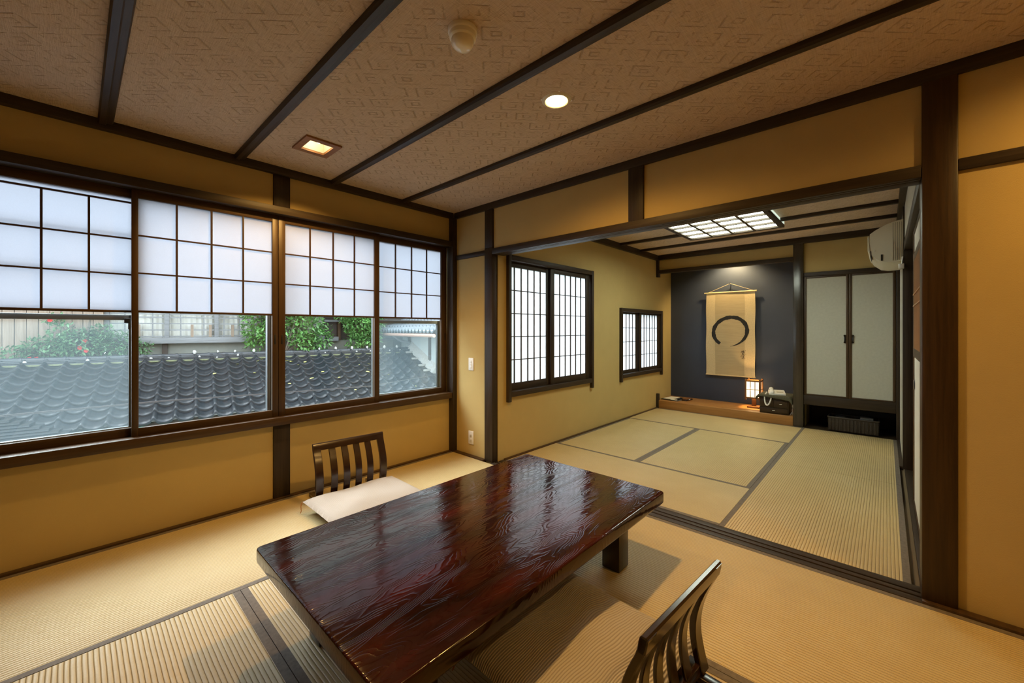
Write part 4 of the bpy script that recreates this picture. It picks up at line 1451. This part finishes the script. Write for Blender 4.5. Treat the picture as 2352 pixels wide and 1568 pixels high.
# white walled house at the right
hr = thing('white_house', (E0[0], E0[1], -3.2), 'white walled house with pale tiled eave at the far right of the view', 'house', rz=EA)
hbx(MB(), 4.06, 4.25, -.2, 2.72, -3.2, 1.3).build('white_wall', WHITEPL, hr, local=True)
for v in (1.08, 2.18):
    hbx(MB(), 4.03, 4.07, v - .045, v + .045, -.6 + v * .37, 1.2).build('timber_post', OUTDARK, hr, local=True)
m = tiles(-.2, 3.45, 3.50, 5.3, .42, 1.20 + HZ, .17, .18, swap=True)
m.build('eave_tiles', TILEL, hr, local=True, angle=60, recalc=False)
m = MB()
m.tube([(3.50, -.2, 1.125 + HZ), (3.50, 3.4, 1.125 + HZ)], .035, 10)
m.build('gutter', COPPER, hr, local=True)
hbx(MB(), 3.55, 4.1, -.2, 3.4, 1.135, 1.16).build('soffit', OUTDARK, hr, local=True)
hbx(MB(), 3.05, 4.03, 2.62, 2.70, .985, 1.085).build('pale_beam', GREYW, hr, local=True)
MB().tube([(3.55, 2.0, 1.10 + HZ), (3.75, 2.05, .98 + HZ), (3.98, 2.08, .93 + HZ), (3.98, 2.08, .75 + HZ)], .028, 8).build('downpipe', GREYW, hr, local=True)

# trees and rose bush


def leaves(blobs, n, size, seed):
    rnd = random.Random(seed)
    m = MB()
    tot = sum(b[3] * b[3] * b[4] for b in blobs)
    for cx, cy, cz, rx, rz in blobs:
        for _ in range(int(n * rx * rx * rz / tot)):
            while True:
                p = Vector((rnd.uniform(-1, 1), rnd.uniform(-1, 1), rnd.uniform(-1, 1)))
                if p.length < 1 and (p.length > .45 or rnd.random() < .3):
                    break
            c = Vector((cx + p.x * rx, cy + p.y * rx * .75, cz + p.z * rz))
            d = (p * .7 + Vector((rnd.uniform(-1, 1), rnd.uniform(-1, 1), rnd.uniform(-1, .5)))).normalized()
            s = d.cross(Vector((rnd.uniform(-.4, .4), rnd.uniform(-.4, .4), 1))).normalized()
            nn = d.cross(s)
            L = size * rnd.uniform(.7, 1.25)
            wd = L * .24
            a, b = c, c + d * L
            q1 = c + d * L * .45 + s * wd + nn * wd * .35
            q2 = c + d * L * .45 - s * wd + nn * wd * .35
            va, vb, v1, v2 = [m.b.verts.new(x) for x in (a, b, q1, q2)]
            m.b.faces.new((va, v1, vb))
            m.b.faces.new((va, vb, v2))
    return m


def tree(label, u, blobs, n, size, seed, mat, name='garden_tree'):
    t = thing(name, E0, label, 'tree' if name != 'rose_bush' else 'bush', None, rz=EA)
    v = blobs[0][1]
    leaves(blobs, n, size, seed).build('foliage', mat, t, local=True, smooth=False, recalc=False)
    rnd = random.Random(seed)
    m = MB()
    top = max(b[2] for b in blobs)
    m.tube([(u, v, -.5), (u + .02, v, .4), (u - .03, v, .9), (u + .02, v, top)], [.05, .045, .035, .012], 8)
    for b in blobs:
        m.tube([(u, v, .75), ((u + b[0]) / 2, v, (.8 + b[2]) / 2), (b[0], b[1], b[2] + b[4] * .4)], [.022, .015, .006], 6)
    m.build('trunk', BARK, t, local=True)
    return t


tree('green leafy tree behind the roof ridge, seen in the second and third panes', 1.35,
     [(1.75, 2.30, 1.38, .34, .44), (1.70, 2.18, .98, .30, .22), (2.0, 2.24, 1.05, .24, .24), (.95, 2.40, 1.42, .36, .48), (.88, 2.36, 1.08, .26, .26), (1.30, 2.42, 1.5, .32, .5), (1.7, 2.4, 1.9, .5, .4), (.95, 2.4, 1.95, .45, .4), (2.14, 2.32, 1.22, .16, .16)], 4600, .098, 3, LEAF)
tree('darker green tree behind the roof ridge, seen beside the fourth pane', 2.95,
     [(2.92, 2.34, 1.40, .40, .36), (3.05, 2.26, 1.08, .34, .22), (2.74, 2.26, .96, .20, .14), (3.2, 2.36, 1.5, .30, .3), (2.7, 2.40, 1.75, .4, .35)], 3000, .095, 5, LEAF)
rb = tree('rose bush with red blooms in front of the brown boards', -1.5,
          [(-1.55, 2.34, 1.02, .36, .22), (-1.15, 2.34, 1.00, .30, .20), (-1.95, 2.34, .96, .30, .18), (-1.80, 2.36, 1.24, .16, .14), (-1.35, 2.36, 1.20, .22, .12), (-.85, 2.34, .93, .16, .12), (-2.3, 2.34, .88, .20, .12), (-1.9, 2.38, 1.42, .12, .10)], 3000, .070, 11, LEAF2, 'rose_bush')
for (u, v, z) in ((-1.90, 2.20, 1.39), (-1.57, 2.16, .95), (-1.50, 2.16, .90), (-2.10, 2.16, .80), (-2.03, 2.16, .80), (-.93, 2.16, .92), (-1.52, 2.2, 1.06)):
    m = MB()
    for k in range(3):
        for j in range(5):
            a = j * 1.2566 + k * .6
            r = .024 - .007 * k
            c = Vector((u, v - .012 * k, z))
            d = Vector((math.cos(a), -.35 - .3 * k, math.sin(a))).normalized()
            s = Vector((-math.sin(a), 0, math.cos(a)))
            m.quad(c, c + d * r + s * r * .6, c + d * r * 1.35, c + d * r - s * r * .6)
    m.build('red_bloom', ROSE, rb, local=True, smooth=False, recalc=False)

# yellow leaves lying on the tiles
GL = 'fallen yellow leaves on the roof tiles'
ly = None
rnd = random.Random(21)
ca, sa = math.cos(EA), math.sin(EA)
for k in range(30):
    if k < 20:
        u, v = rnd.uniform(1.15, 3.0), rnd.uniform(.65, 1.75)
    elif k < 26:
        u, v = rnd.uniform(-.2, 1.0), rnd.uniform(.8, 1.8)
    else:
        u, v = rnd.uniform(2.0, 3.7), rnd.uniform(.2, 1.2)
    fr = ((u + 3.5) / .225) % 1
    fc = ((v + .02) / .218) % 1
    z = SL * v + tile_z(fr) + .03 * (1 - fc) + .016
    p = (E0[0] + u * ca - v * sa, E0[1] + u * sa + v * ca, z)
    if ly is None:
        m = MB()
        m.loft([[(-.040, 0, .002), (-.018, .018, .007), (.012, .016, .007), (.040, 0, .003), (.012, -.016, .007), (-.018, -.018, .007)], [(-.040, 0, .0032), (-.018, .018, .0085), (.012, .016, .0085), (.040, 0, .0045), (.012, -.016, .0085), (-.018, -.018, .0085)]])
        ly = m.build('fallen_leaf', YLEAF, local=True)
        o = ly
    else:
        o = ly.copy()
        COL.objects.link(o)
    o.location = p
    o.rotation_euler = (R(16), rnd.uniform(-.2, .2), rnd.uniform(0, 6.28))
    s = rnd.uniform(.6, 1.15)
    o.scale = (s, s, s)
    tag(o, 'small yellow fallen leaf lying on the dark roof tiles', 'leaf', GL)


def rp(u, v, z):
    return (E0[0] + u * ca - v * sa, E0[1] + u * sa + v * ca, z)


m = MB()
for dz in (0, .014):
    m.tube([rp(-3.2, -.68, .30 + dz), rp(-1.68, -.68, .345 + dz), rp(-.4, -.68, .365 + dz * .7), rp(.69, -.68, .345 + dz * .6), rp(2.14, -.68, .330 + dz * .5), rp(4.04, .35, .33)], .0045, 6)
tag(m.build('overhead_cable', CABLE), 'thin grey cable strung across the tiled roof', 'cable')
o = MB().box(-30, 40, 3.6, 60, -3.3, -3.2).build('ground', GROUND, smooth=False)
tag(o, 'courtyard ground far below the window', 'ground', kind='structure')
